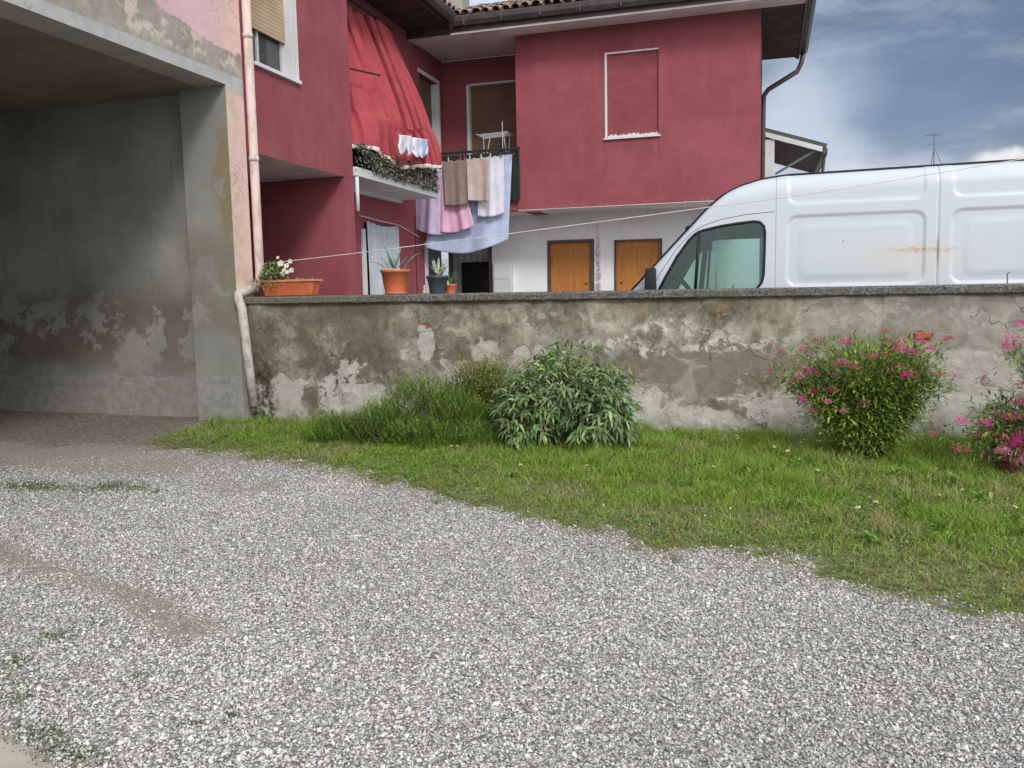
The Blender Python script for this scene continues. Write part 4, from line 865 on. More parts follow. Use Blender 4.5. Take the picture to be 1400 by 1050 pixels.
def vdepth(x,z):
    d=0*x
    for (x0,x1) in ((.20,1.51),(1.75,3.12)):
        d=d+.014*sst(-rrect(x,z,x0,x1,1.425,2.145,.10),-.012,.018)
        d=d+.010*sst(-rrect(x,z,x0-.0,x1,2.265,2.62,.10),-.01,.03)*sst(2.50-z,.0,.12)
        d=d-.006*sst(-rrect(x,z,x0+.12,x1-.12,1.5,2.05,.08),-.03,.05)
    for sx in (.085,1.63): d=d+.008*sst(.006-np.abs(x-sx),0,.004)
    d=d+.006*sst(.006-np.abs(z-2.455),0,.005)*(x>.1)
    # wheel arches
    for wx in (-1.75,2.35): d=d+.0*x
    return d
WP=[at(*q,'y',VY) for q in ((897,404),(910,378),(926,350),(942,328),(950,320),(960,315),(985,309),(1010,305),(1030,302.5),(1039,303.5),(1044.5,309),(1046,318),(1045,350),(1044,376),(1041,387),(1034,395),(1022,402))]
WP=[(p.x,p.z) for p in WP]
def inpoly(x,z,P):
    c=np.zeros(x.shape,bool); n=len(P)
    for i in range(n):
        x0,z0=P[i];x1,z1=P[(i+1)%n]; k=((z0>z)!=(z1>z))&(x<(x1-x0)*(z-z0)/(z1-z0+1e-12)+x0); c^=k
    return c
bx=np.arange(-2.62,3.33,.0125); NV=150
def van_skin(near):
    zz=np.linspace(0,1,NV+1); rows=[]
    top=np.array([ztop(x) for x in bx]); rad=np.array([srad(x) for x in bx]); ins=np.array([inset(x) for x in bx])
    for v in zz:
        z=.34+(top-rad-.34)*v; X=bx; bul=.035*((z-1.35)/1.2)**2*(z>1.35)+.012*((z-1.35)/.9)**2*(z<=1.35)
        y=ins+bul+vdepth(X,z); rows.append(np.stack([X,(VY+y) if near else (VF-y),z],1))
    yb=rows[-1][:,1]; W=[]
    for k in range(1,9):
        a=PI/2*k/8; d=rad*(1-math.cos(a))*1.1; z=top-rad+rad*math.sin(a); rows.append(np.stack([bx,yb+(d if near else -d),z],1))
    ye=rows[-1][:,1]
    for k in range(1,9):
        t=k/8; rows.append(np.stack([bx,ye+((10.26-ye)*t),top+.03*(1-(1-t)**2)],1))
    V=np.concatenate(rows); nx_=len(bx); ny_=len(rows)
    J,I=np.meshgrid(np.arange(ny_-1),np.arange(nx_-1),indexing='ij'); A=(J*nx_+I).ravel()
    F=np.stack([A,A+1,A+nx_+1,A+nx_],1) if near else np.stack([A,A+nx_,A+nx_+1,A+1],1)
    c=V[F].mean(1); side=(J.ravel()<NV); win=side&inpoly(c[:,0],c[:,2],WP)
    wheel=np.zeros(len(c),bool)
    for wx in (-1.72,2.3): wheel|=side&(np.hypot(c[:,0]-wx,c[:,2]-.36)<.40)
    ws=(J.ravel()>=NV+6)&(c[:,0]>-1.46)&(c[:,0]<-.50)
    return V,F[~(win|wheel|ws)],F[ws]
t=T('van_white_paint',.28,.5); q=t.pos(); x,y,z=t.xyz(); w=t.warp(.12,9,q,5)
v0=at(1262,341,'y',VY)
dirt=t.sm(t.noise(2.2,6,.65,t.warp(.3,2)),.45,.8,0,.22); c=t.mix(dirt,(.53,.575,.635),(.44,.465,.49))
rl=t.blob(w,v0.x-.02,0,v0.z,.30,99,.016,.5); c=t.mix(t.math('MULTIPLY',rl,t.sm(t.noise(34,5,.7),.38,.58)),c,(.50,.17,.05))
rs=t.blob(w,v0.x-.12,0,v0.z-.08,.5,99,.17,.7); c=t.mix(t.math('MULTIPLY',rs,.45),c,(.60,.54,.46))
vs=t.math('MULTIPLY',t.blob(q,1.63,0,v0.z-.02,.012,99,.14,.6),.7); c=t.mix(vs,c,(.16,.13,.12))
sp_=t.math('MULTIPLY',t.blob(q,.75,0,1.87,.008,99,.008,.4),.9); c=t.mix(sp_,c,(.1,.1,.1))
seam=None
for sx in (.085,1.63):
    k=t.sm(t.math('ABSOLUTE',t.math('SUBTRACT',x,sx)),.003,.006,1,0); seam=k if seam is None else t.math('MAXIMUM',seam,k)
c=t.mix(t.math('MULTIPLY',seam,.55),c,(.18,.19,.2)); t.base(c); t.b.inputs['Coat Weight'].default_value=.3; t.b.inputs['Coat Roughness'].default_value=.15
t.bump(t.noise(1.6,3,.5),.12,.03); M['vanpaint']=t.m
M['rubber']=simple('black_rubber',(.014,.015,.017),.55,.35); M['vanplastic']=simple('dark_grey_plastic',(.05,.055,.06),.6,.3)
t=T('tinted_van_glass',.03,.5); tr=t.N.new('ShaderNodeBsdfTransparent'); tr.inputs[0].default_value=(.72,.82,.79,1); gl=t.N.new('ShaderNodeBsdfGlossy'); gl.inputs['Roughness'].default_value=.02; gl.inputs['Color'].default_value=(.85,1,.97,1)
fr=t.N.new('ShaderNodeFresnel'); fr.inputs[0].default_value=1.6; mx=t.N.new('ShaderNodeMixShader'); t.L.new(t.math('MULTIPLY',fr.outputs[0],.8),mx.inputs[0]); t.L.new(tr.outputs[0],mx.inputs[1]); t.L.new(gl.outputs[0],mx.inputs[2]); t.L.new(mx.outputs[0],t.out.inputs[0]); M['glass']=t.m
parts=[]
Vn,Fn,Wn=van_skin(True); Vf,Ff,Wf=van_skin(False)
V=np.concatenate([Vn,Vf]); npmesh('body',V,np.concatenate([Fn,Ff+len(Vn)]),M['vanpaint'],van,None,True)
o=npmesh('windscreen',V,np.concatenate([Wn,Wf+len(Vn)]),M['rubber'],van,None,True)
mb=MB(); mb.box(3.30,3.34,VY+.06,VF-.06,.34,2.5); mb.build('rear_doors',M['vanpaint'],van,bevel=.02)
mb=MB(); mb.box(-2.0,3.2,VY+.15,VF-.15,.30,.42); mb.build('floor',M['vanplastic'],van)
mb=MB(); mb.box(.30,.32,VY+.10,VF-.10,.42,2.48); mb.build('cargo_bulkhead',simple('van_bulkhead_grey',(.28,.32,.32),.7),van)
for side,yy,s in (('near',VY,1),('far',VF,-1)):
    gm=MB(); P=[(a,yy+s*(.012+.035*((b-1.35)/1.2)**2*(b>1.35)),b) for a,b in WP]
    gm.prism(P,(0,s*.004,0)); wdw=gm.build('window',M['glass'],van)
    mb=MB(); Q=[(a,yy+s*(.002+.035*((b-1.35)/1.2)**2*(b>1.35)),b) for a,b in WP]; Q.append(Q[0]); mb.tube(Q,.0145,8)
    a=at(956,315,'y',VY);b=at(950,404,'y',VY); mb.bar((a.x,yy+s*.012,a.z),(b.x,yy+s*.004,b.z),.032,.02,(0,1,0)); mb.build('window_seal',M['rubber'],wdw,True)
# door outline and roof edge strips
mb=MB(); ds=[at(*q,'y',VY) for q in ((1059,289),(1020,293),(985,300),(962,308),(945,318),(925,340),(905,370),(890,396))]
mb.tube([(p.x,VY+.035*((p.z-1.35)/1.2)**2*(p.z>1.35)-.0005,p.z) for p in ds]+[(-1.35,VY,1.2)],.0032,5); mb.build('door_seam',M['vanplastic'],van)
mb=MB(); mb.tube([(x_,VY+.035*((ztop(x_)-srad(x_)-1.35)/1.2)**2+srad(x_)*.62+(.0 if x_>-.4 else -.02),ztop(x_)-srad(x_)*.10+.004) for x_ in np.arange(-1.52,3.25,.08)],.0115,6); mb.build('roof_strip',M['rubber'],van,True)
mb=MB(); p=at(942,303,'y',VY); mb.tube([(p.x-.045,VY+.10,p.z-.075),(p.x-.01,VY+.09,p.z-.04)],.014,6); mb.build('marker_lamp',M['rubber'],van)
# near mirror, far mirror
for s,yy in ((-1,VY-.02),(1,VF+.02)):
    mb=MB(); mx_=-1.20
    mb.hexa([(mx_-.09,yy,1.30),(mx_+.05,yy,1.30),(mx_+.06,yy+s*.20,1.30),(mx_-.06,yy+s*.20,1.30),(mx_-.075,yy,1.65),(mx_+.045,yy,1.65),(mx_+.055,yy+s*.19,1.63),(mx_-.05,yy+s*.19,1.63)])
    mb.box(mx_-.02,mx_+.02,yy-s*.02 if s<0 else yy-.02,yy+.02,1.34,1.40)
    mb.build('mirror',M['rubber'],van,True,bevel=.03,seg=4)
# cabin
mb=MB(); mb.hexa([(-1.75,VY+.1,.9),(-1.05,VY+.1,.9),(-1.05,VF-.1,.9),(-1.75,VF-.1,.9),(-1.55,VY+.1,1.30),(-1.12,VY+.1,1.40),(-1.12,VF-.1,1.40),(-1.55,VF-.1,1.30)]); mb.build('dashboard',M['vanplastic'],van,bevel=.03)
mb=MB(); cc=Vector((-.93,9.70,1.52)); ax=Vector((.75,0,.65)).normalized(); u=ax.orthogonal().normalized(); w_=ax.cross(u)
ring=[cc+u*.19*math.cos(2*PI*k/24)+w_*.19*math.sin(2*PI*k/24) for k in range(25)]; mb.tube(ring,.016,8); mb.tube([cc,cc-ax*.3],.03,8); mb.bar(ring[0],ring[12],.03); mb.build('steering_wheel',M['rubber'],van,True)
for yy in (9.72,10.75):
    st=MB().box(-.62,-.12,yy-.24,yy+.24,.75,.92).hexa([(-.2,yy-.23,.9),(-.08,yy-.23,.9),(-.08,yy+.23,.9),(-.2,yy+.23,.9),(.02,yy-.19,1.52),(.12,yy-.19,1.52),(.12,yy+.19,1.52),(.02,yy+.19,1.52)]).box(.05,.13,yy-.12,yy+.12,1.55,1.74).build('seat',M['vanplastic'],van,bevel=.04,seg=3)
mb=MB(); mb.box(-.80,-.62,10.05,10.3,1.86,1.96); mb.build('interior_mirror',M['rubber'],van,bevel=.015)
MB().box(-.56,.29,VF-.2,VF-.12,2.03,2.20).box(-.25,.29,VY+.2,VF-.201,2.36,2.42).build('headlining',M['vanplastic'],van)
MB().box(-.02,.29,VF-.13,VF-.05,.45,2.019).build('far_pillar_trim',M['vanplastic'],van)
mb=MB(); mb.hexa([(-1.62,9.55,1.28),(-1.18,9.55,1.28),(-1.18,10.1,1.28),(-1.62,10.1,1.28),(-1.35,9.6,1.50),(-1.14,9.6,1.56),(-1.14,10.05,1.56),(-1.35,10.05,1.50)]); mb.build('instrument_hood',M['rubber'],van,bevel=.03)
mb=MB(); mb.bar((-1.36,VF-.14,1.35),(-.74,VF-.18,2.0),.09,.07); mb.build('far_pillar',M['rubber'],van)
mb=MB(); mb.bar((-.82,VF-.06,1.35),(-.74,VF-.06,2.1),.06); mb.build('quarter_post',M['rubber'],van)
for wx in (-1.72,2.3):
    for yy in (VY+.13,VF-.13):
        ty=MB(); n=32
        prof=[(.20,-.10),(.33,-.11),(.36,-.08),(.36,.08),(.33,.11),(.20,.10)]
        for (r,d) in prof:
            for k in range(n): ty.v.append((wx+r*math.cos(2*PI*k/n),yy+d,.36+r*math.sin(2*PI*k/n)))
        for i in range(len(prof)-1):
            for k in range(n): ty.f.append((i*n+k,i*n+(k+1)%n,(i+1)*n+(k+1)%n,(i+1)*n+k))
        w_=ty.build('wheel',M['rubber'],van,True); rm=MB()
        for d in (-.06,.06): rm.f.append(tuple(range(len(rm.v),len(rm.v)+n))); rm.v+= [(wx+.205*math.cos(2*PI*k/n),yy+d,.36+.205*math.sin(2*PI*k/n)) for k in range(n)]
        rm.build('rim',simple('steel_rim',(.35,.35,.36),.4,.5,.1,5,.6),w_)
for yy in (VY+.28,VF-.28): MB().box(-2.60,-2.50,yy-.16,yy+.16,.72,.95).build('headlight',simple('headlight_plastic',(.6,.62,.62),.15,.5),van,bevel=.03)
MB().box(-2.68,-2.5,VY+.12,VF-.12,.34,.62).build('bumper',M['vanplastic'],van,bevel=.05)

# ------------------------------------------------------------------ neighbouring porch roof, distant house with aerial
an=thing('neighbour_porch','small lean-to porch roof with white bargeboard beyond the right corner of the house','porch',(.5,21,0))
YA=20.0
def RP(x_,d=0): return 4.98-(x_+.1)*.335+d
MB().hexa([(-.15,YA,RP(-.15)-.09),(1.20,YA,RP(1.2)-.09),(1.20,YA+4,RP(1.2)-.09),(-.15,YA+4,RP(-.15)-.09),(-.15,YA,RP(-.15)),(1.24,YA,RP(1.24)),(1.24,YA+4,RP(1.24)),(-.15,YA+4,RP(-.15))]).build('roof',simple('greenish_roof_sheet',(.09,.095,.08),.8),an)
MB().hexa([(-.15,YA-.02,RP(-.15)-.20),(1.14,YA-.02,RP(1.14)-.20),(1.14,YA+.02,RP(1.14)-.20),(-.15,YA+.02,RP(-.15)-.20),(-.15,YA-.02,RP(-.15)-.092),(1.14,YA-.02,RP(1.14)-.092),(1.14,YA+.02,RP(1.14)-.092),(-.15,YA+.02,RP(-.15)-.092)]).build('bargeboard',M['trim'],an)
MB().box(-.14,.13,YA+.021,YA+.25,0,RP(.1)-.2).build('pillar',M['trim'],an)
MB().box(-.14,1.15,YA+3.9,YA+4.,0,4.1).box(-.2,-.145,YA+.25,YA+4,0,4.9).build('wall',M['white'],an)
MB().hexa([(-.14,YA+.03,RP(-.14)-.16),(1.2,YA+.03,RP(1.2)-.16),(1.2,YA+3.95,RP(1.2)-.16),(-.14,YA+3.95,RP(-.14)-.16),(-.14,YA+.03,RP(-.14)-.095),(1.2,YA+.03,RP(1.2)-.095),(1.2,YA+3.95,RP(1.2)-.095),(-.14,YA+3.95,RP(-.14)-.095)]).build('ceiling',M['wood_dark'],an)
a=at(1121,202,'y',YA+.1); b=at(1060,238,'y',YA+.1); MB().bar(a,b,.05).build('strut',simple('green_grey_iron',(.13,.16,.15),.6),an)
MB().box(1.14,1.24,YA-.03,YA+4,RP(1.2)-.24,RP(1.2)-.10).tube([(1.19,YA+.1,RP(1.2)-.2),(1.15,YA+.15,3.9),(1.13,YA+.15,.1)],.035,8).build('gutter',M['gutter'],an)
dh=thing('distant_house','low distant house hidden behind the van with a television aerial above its ridge','house',(7.3,47,0))
mb=MB(); mb.box(4,11,44,50,0,5.2); mb.build('wall',mat_white('cream_far_wall',(.5,.45,.36)),dh)
MB().prism([(3.6,43.6,5.2),(3.6,50.4,5.2),(3.6,47,7.0)],(7.8,0,0)).build('roof',M['tile'],dh)
a=at(1278,181,'y',47); b=at(1277,215,'y',47); mb=MB(); mb.tube([(b.x,47,6.9),(a.x,47,a.z)],.035,6)
for dz,l in ((-.12,.75),(-.55,.5)): mb.tube([(a.x-l*.6,47,a.z+dz),(a.x+l*.5,47,a.z+dz)],.02,5)
for k in range(6): mb.tube([(a.x-.4+.13*k,46.7,a.z-.12),(a.x-.4+.13*k,47.3,a.z-.12)],.012,4)
mb.tube([(a.x,47,a.z-.7),(a.x+.55,47,6.9)],.018,4).tube([(a.x,47,a.z-.7),(a.x-.2,47,6.9)],.018,4); mb.build('television_aerial',simple('aerial_metal',(.2,.21,.22),.5,.5),dh)

# ------------------------------------------------------------------ shrubs
def stems_to(mb,base,tips,r0=.006,spread=.12):
    for tp_ in tips:
        b=Vector(base)+Vector((random.uniform(-1,1)*spread,random.uniform(-1,1)*spread*.6,0)); tp_=Vector(tp_); m=b.lerp(tp_,.5)+Vector((0,0,.10)); m.x=b.x+(tp_.x-b.x)*.38; m.y=b.y+(tp_.y-b.y)*.38
        pts=[b*(1-t)**2+m*2*t*(1-t)+tp_*t*t for t in (0,.25,.5,.75,1)]; mb.tube(pts,[r0,r0*.85,r0*.65,r0*.45,r0*.25],5,False)
def ucol(base,n,lo=.6,hi=1.35,alt=None,pa=.25):
    c=np.tile(np.array(base,float),(n,1))*rng.uniform(lo,hi,(n,1))
    if alt is not None:
        k=rng.random(n)<pa; c[k]=(np.array(alt)*rng.uniform(lo,hi,(n,1)))[k]
    return c
# sage: rosettes of long drooping leaves on a dome
def sage():
    C0=np.array((-1.76,7.42,0.)); root=thing('sage_bush','rounded grey green sage bush with long drooping leaves in the middle of the wall','shrub',tuple(C0))
    tips=[];nrm=[]
    for (cx,cy,cz,rx,ry,rz,nn) in ((-2.08,7.36,.33,.30,.30,.36,240),(-1.42,7.38,.34,.30,.30,.36,230),(-1.75,7.58,.55,.40,.34,.36,260),(-2.02,7.62,.50,.34,.30,.30,90),(-1.45,7.64,.52,.36,.28,.27,80),(-1.80,7.34,.52,.30,.24,.24,70),(-1.22,7.52,.28,.20,.22,.26,50)):
        k=0
        while k<nn:
            d=rng.normal(size=3); d/=np.linalg.norm(d)
            if d[1]>.5 or d[2]<-.85: continue
            r=(1+.10*rng.normal()) if rng.random()<.75 else rng.uniform(.5,.9); p=np.array((-1.76+(cx+1.76+d[0]*rx*r)*.94,cy-.1+d[1]*ry*r,cz+d[2]*rz*r)); k+=1
            if p[2]<.10: continue
            tips.append(p); nrm.append(d)
    tips=np.array(tips);nrm=np.array(nrm); P=[];D=[];U=[];L=[];W=[];dr=[]
    for p,n_ in zip(tips,nrm):
        k=rng.integers(6,10); axis_=n_*.7+np.array((0,0,.75)); axis_/=np.linalg.norm(axis_); a=np.cross(axis_,(.3,.1,.9)); a/=np.linalg.norm(a); b=np.cross(axis_,a); sz=rng.uniform(.8,1.2)
        for j in range(k):
            th=j*2.4+rng.random()*.5; op=rng.uniform(.35,1.0)+(j<3)*-.3
            d=axis_*(1-op*.8)+(a*math.cos(th)+b*math.sin(th))*op+np.array((0,0,-.28))+n_*.25
            P.append(p-axis_*rng.uniform(0,.05)); D.append(d);U.append(axis_); L.append(sz*rng.uniform(.062,.108)*(.55 if j<3 else 1)); W.append(L[-1]*rng.uniform(.24,.31)); dr.append(rng.uniform(.25,.75))
    n=len(P); col=ucol((.165,.265,.095),n,.5,1.3,(.31,.40,.22),.3); zz=np.array(P)[:,2]; k=(zz>.68)&(rng.random(n)<.45); col[k]=ucol((.26,.38,.10),n)[k]; k=rng.random(n)<.025; col[k]=np.array((.3,.24,.1))
    V,F,C=leafmesh(np.array(P),np.array(D),np.array(U),np.array(L),np.array(W),col,4,.22,np.array(dr),.8); npmesh('foliage',V,F,foliage('sage_leaves',.75,.22),root,C)
    mb=MB(); stems_to(mb,C0,[t for t in tips[::6]],.009,.22); mb.build('stems',simple('woody_stems',(.09,.07,.045),.9),root)
sage()
M['stem']=simple('brown_stems',(.085,.06,.035),.9)
# rosemary: upright sprigs with needles
def rosemary():
    C0=Vector((-3.25,7.30,0)); root=thing('rosemary_bush','spreading dark green rosemary bush with fine upright needles left of the sage','shrub',tuple(C0))
    sub=[(-3.2,7.45,.52,.40,.66,1.1),(-3.5,7.2,.42,.33,.44,.9),(-2.78,7.35,.38,.34,.52,.8),(-3.95,7.2,.38,.30,.32,.9),(-3.0,7.05,.45,.28,.30,.8),(-2.55,7.1,.3,.25,.28,.5),(-2.95,7.65,.4,.3,.66,.6)]
    P=[];D=[];L=[];col=[];tips=[]
    for (cx,cy,rx,ry,h,wt) in sub:
        for _ in range(int(470*wt)):
            th=rng.uniform(0,2*PI); r=math.sqrt(rng.random()); x_=cx+rx*r*math.cos(th); y_=cy+ry*r*math.sin(th); top=h*math.sqrt(max(0,1-r*r*.8))*rng.uniform(.72,1.05)
            ln=rng.uniform(.14,.24); d=np.array(((x_-cx)/rx*.75+rng.normal()*.3,(y_-cy)/ry*.75+rng.normal()*.3,1.)); d/=np.linalg.norm(d); tip=np.array((x_,y_,top)); tips.append(tip)
            m=int(ln/.0042); tt=rng.random(m); p=tip[None]-d[None]*(ln*tt)[:,None]; p=p[:]; a=rng.uniform(0,2*PI,m)
            s=np.stack([np.cos(a),np.sin(a),np.zeros(m)],1); dd=s*.75+d[None]*(.75+.5*(1-tt))[:,None]
            base=np.array((.12,.215,.04)) if rng.random()<.55 else np.array((.23,.34,.06))
            cc=base*rng.uniform(.6,1.4,(m,1))*(1.35-.55*tt[:,None]); ok=p[:,2]>.01
            P.append(p[ok]);D.append(dd[ok]);col.append(cc[ok]);L.append(rng.uniform(.014,.027,m)[ok])
    P=np.concatenate(P);D=np.concatenate(D);L=np.concatenate(L);col=np.concatenate(col); n=len(P)
    V,F,C=leafmesh(P,D,np.tile((.1,.2,1.),(n,1)),L,np.full(n,.0042),col,1,0,.05,0); 
    npmesh('foliage',V,F,M['leaf'],root,C); mb=MB(); stems_to(mb,C0,tips[::14],.006,.35); mb.build('stems',M['stem'],root)
rosemary()
# loose yellowish shrub between them
def small_leaf_bush(name,label,C0,stemlist,npl,Ls,base,alt,pa,jit=.05,start=.35,wr=.38,mat='leaf',rad=None,droop=.25):
    root=thing(name,label,'shrub',tuple(C0)); C0=Vector(C0); mb=MB(); P=[];D=[]
    for tp_ in stemlist:
        b=C0+Vector((random.uniform(-1,1)*.12,random.uniform(-1,1)*.08,0)); tp_=Vector(tp_); m=b.lerp(tp_,.5)+Vector((0,0,.12)); m.x=b.x+(tp_.x-b.x)*.35; m.y=b.y+(tp_.y-b.y)*.35
        pts=[b*(1-t)**2+m*2*t*(1-t)+tp_*t*t for t in (0,.2,.4,.6,.8,1)]; mb.tube(pts,[.0055,.005,.004,.003,.0022,.0015],5,False)
        tt=start+(1-start)*rng.random(npl)**.75; bb=np.array(b);mm=np.array(m);ee=np.array(tp_)
        p=bb*((1-tt)**2)[:,None]+mm*(2*tt*(1-tt))[:,None]+ee*(tt*tt)[:,None]; tg_=(ee-mm)/np.linalg.norm(ee-mm)
        off=rng.normal(size=(npl,3))*jit*(.35+1.1*np.minimum(1,(1.15-tt)))[:,None]; p=p+off; P.append(p); dd=off/np.maximum(np.linalg.norm(off,axis=1),1e-6)[:,None]*1.0+tg_[None]*.55+rng.normal(size=(npl,3))*.3; D.append(dd)
    P=np.concatenate(P);D=np.concatenate(D); ok=P[:,2]>.02;P=P[ok];D=D[ok];n=len(P); L=rng.uniform(Ls*.6,Ls*1.25,n)
    col=ucol(base,n,.55,1.4,alt,pa); V,F,C=leafmesh(P,D,np.tile((0,-.1,1.),(n,1)),L,L*rng.uniform(wr*.65,wr*1.05,n),col,3,.2,rng.uniform(-.1,droop*1.4,n),.8)
    npmesh('foliage',V,F,M[mat],root,C); mb.build('stems',M['stem'],root); return root
tl=[(-2.66+.24*random.gauss(0,.75),7.72+.14*random.gauss(0,1),random.uniform(.30,.80)) for _ in range(150)]
small_leaf_bush('box_bush','small loose yellow green shrub against the wall behind the sage',(-2.72,7.86,0),tl,120,.028,(.22,.29,.075),(.38,.36,.12),.35,.04,.2,.35)
def blossom(root,c,r,hue):
    n=int(80*(r/.03)); d=rng.normal(size=(n,3)); d[:,2]=np.abs(d[:,2])*.8; d[:,1]-=.2; d/=np.linalg.norm(d,axis=1)[:,None]
    P=np.array(c)+d*np.array((r,r,r*.8))*rng.uniform(.45,1,(n,1))*rng.uniform(.8,1.1,3); col=np.array(hue)*rng.uniform(.6,1.35,(n,1))
    V,F,C=leafmesh(P,d+rng.normal(size=(n,3))*.6,np.tile((0,0,1.),(n,1)),rng.uniform(.008,.014,n),rng.uniform(.007,.011,n),col.clip(0,.95),2,.1,.0); npmesh('blossom',V,F,M['petal'],root,C)
HOT=(.92,.085,.42);PAL=(.92,.33,.52);DUST=(.58,.15,.22)
def tips_from(zl,ox,oy,sc,ypl,extra):
    out=[]
    for (a,b,s,h) in zl:
        yy=ypl+random.uniform(-.15,.15); out.append((at(ox+a/sc,oy+b/sc,'y',yy),s,h))
    return out
ZL1=[(550,280,1.35,HOT),(345,312,1.2,PAL),(243,325,.8,DUST),(415,268,.9,DUST),(525,382,1.3,HOT),(587,396,1.,HOT),(385,430,1.6,HOT),(325,440,1.1,PAL),(352,408,1.,PAL),(300,468,1.1,HOT),(505,432,.9,PAL),(388,515,1.,HOT),(485,512,1.2,HOT),(340,555,1.2,HOT),(460,562,.8,PAL),(625,572,1.4,HOT),(536,610,.9,PAL),(385,598,.9,DUST),(665,352,1.1,DUST),(722,348,1.2,DUST),(800,310,1.6,HOT),(862,328,1.2,HOT),(735,230,.9,DUST),(900,275,1.,HOT),(955,310,1.,HOT),(1035,265,1.2,DUST),(750,417,1.2,HOT),(805,400,1.,PAL),(840,440,1.3,HOT),(915,422,1.2,PAL),(960,465,.9,DUST),(1065,438,1.,PAL),(1000,432,.8,DUST),(738,268,.7,DUST),(815,268,.9,PAL),(690,345,.8,PAL),(186,412,.5,DUST),(437,598,.7,DUST),(610,440,.6,DUST)]
C0=Vector((.82,7.27,0)); F1=tips_from(ZL1,1000,390,3.5,7.05,0)
tl=[f[0]+Vector((0,0,-.015)) for f in F1]
for _ in range(95):
    a=random.uniform(0,2*PI); r=math.sqrt(random.random()); h=.98-.34*r*r+random.gauss(0,.05); tl.append(Vector((.80+.68*r*math.cos(a),7.36+.38*r*math.sin(a),h)))
for _ in range(60):
    a=random.uniform(PI,2*PI) if random.random()<.8 else random.uniform(0,PI); hh=random.uniform(.28,.72); rr=(.22+.62*(hh/.7))*random.uniform(.6,1.); tl.append(Vector((.80+rr*.9*math.cos(a),7.30+.42*rr*math.sin(a),hh)))
s1=small_leaf_bush('spirea_bush','pink flowering spirea bush, full vase shape standing clear before the wall',(.82,7.27,0),tl,96,.050,(.15,.255,.05),(.32,.42,.08),.36,.055,.22,.36)
for (c,s,h) in F1: blossom(s1,c,.052*s,h)
ZL2=[(1390,195,1.4,HOT),(1345,268,1.7,PAL),(1325,302,1.2,HOT),(1390,487,1.2,DUST),(1385,572,1.3,HOT),(1275,640,1.7,PAL),(1212,668,1.2,HOT),(1095,660,1.1,HOT),(1250,728,2.,HOT),(1370,705,1.5,PAL),(1378,790,2.,HOT),(1375,890,2.1,HOT),(965,717,.8,DUST),(1230,832,1.5,DUST),(1100,790,1.3,DUST),(1395,850,1.5,PAL),(1440,300,1.5,HOT),(1450,420,1.5,PAL),(1460,600,1.6,HOT),(1450,760,1.6,HOT),(1500,500,1.6,PAL),(1330,760,1.6,HOT),(1300,800,1.2,PAL),(1345,840,1.7,HOT),(1310,880,1.3,DUST),(1395,740,1.5,HOT),(1340,640,1.3,DUST),(1395,640,1.4,PAL),(1180,720,.9,DUST),(1380,930,1.5,HOT)]
C1=Vector((2.15,7.15,0)); F2=tips_from(ZL2,1000,390,3.5,6.80,0); tl=[f[0]+Vector((0,0,-.015)) for f in F2]
for _ in range(150):
    a=random.uniform(0,2*PI); r=math.sqrt(random.random()); tl.append(Vector((2.40+.60*r*math.cos(a),7.15+.38*r*math.sin(a),1.12-.3*r*r+random.gauss(0,.06))))
for _ in range(95): 
    tl.append(Vector((random.uniform(1.45,2.5),random.uniform(6.7,7.35),random.uniform(.16,.50))))
s2=small_leaf_bush('spirea_bush','pink flowering spirea cut by the right frame edge with low sprawling stems',(2.2,7.15,0),tl,92,.050,(.13,.225,.05),(.25,.34,.07),.3,.055,.2,.36)
for (c,s,h) in F2: blossom(s2,c,.056*s,h)

# ------------------------------------------------------------------ weeds and daisies in the lawn
def rosette(x_,y_,R_,n,base,label,stalk=0):
    z0=float(height(np.array([x_]),np.array([y_]))[0]); root=thing('lawn_weed',label,'weed',(x_,y_,z0),'broad leaved weeds in the lawn')
    n=int(n*1.7); th=rng.uniform(0,2*PI,n); D=np.stack([np.cos(th),np.sin(th),rng.uniform(.5,2.2,n)],1); P=np.tile((x_,y_,z0),(n,1))+rng.normal(0,.022,(n,3)); P[:,2]=z0+.015
    V,F,C=leafmesh(P,D,np.tile((0,0,1.),(n,1)),rng.uniform(R_*.5,R_*1.15,n),rng.uniform(.018,.034,n),ucol([b*1.3 for b in base],n,.6,1.35,(.25,.32,.07),.25),5,.2,rng.uniform(.15,.7,n),.7); npmesh('leaves',V,F,M['leaf'],root,C)
    if stalk: MB().tube([(x_,y_,z0),(x_+.004,y_,z0+stalk*.6),(x_,y_,z0+stalk)],[.0035,.003,.002],6).lathe([(.001,stalk-.03),(.006,stalk-.02),(.006,stalk),(.001,stalk+.012)],(x_,y_,z0),8).build('stalk',M['stem'],root)
WD=[(1190,745,.10,9,0,'weed with wide leaves flat in the lawn, nearest the gravel edge'),(1245,700,.13,12,.22,'weed with a single dark upright stalk in the right of the lawn'),(1305,665,.12,12,0,'bright leafy weed beside the right hand spirea'),(1340,690,.12,11,0,'leafy weed just below the right hand spirea'),(1290,735,.11,10,0,'weed in the right of the lawn below the stalked weed'),(1225,655,.10,10,0,'weed under the front edge of the spirea bush'),(1150,640,.09,9,0,'weed left of the foot of the spirea bush'),(1090,640,.09,9,0,'weed in the lush grass midway between sage and spirea'),(1030,655,.08,9,0,'small weed in the lawn midway below the wall'),(960,640,.09,9,0,'weed in the lush grass right of the sage bush'),(1380,720,.11,10,0,'weed at the right edge of the photo'),(700,655,.08,8,0,'weed in the lawn below the left side of the sage bush'),(1080,700,.08,8,0,'low weed in the middle of the lawn towards the gravel'),(290,582,.10,12,0,'bright green weed tuft at the foot of the grey pilaster'),(560,655,.07,8,0,'small yellowish weed in front of the rosemary bush'),(1330,640,.11,11,0,'weed at the shaded foot of the right hand spirea')]
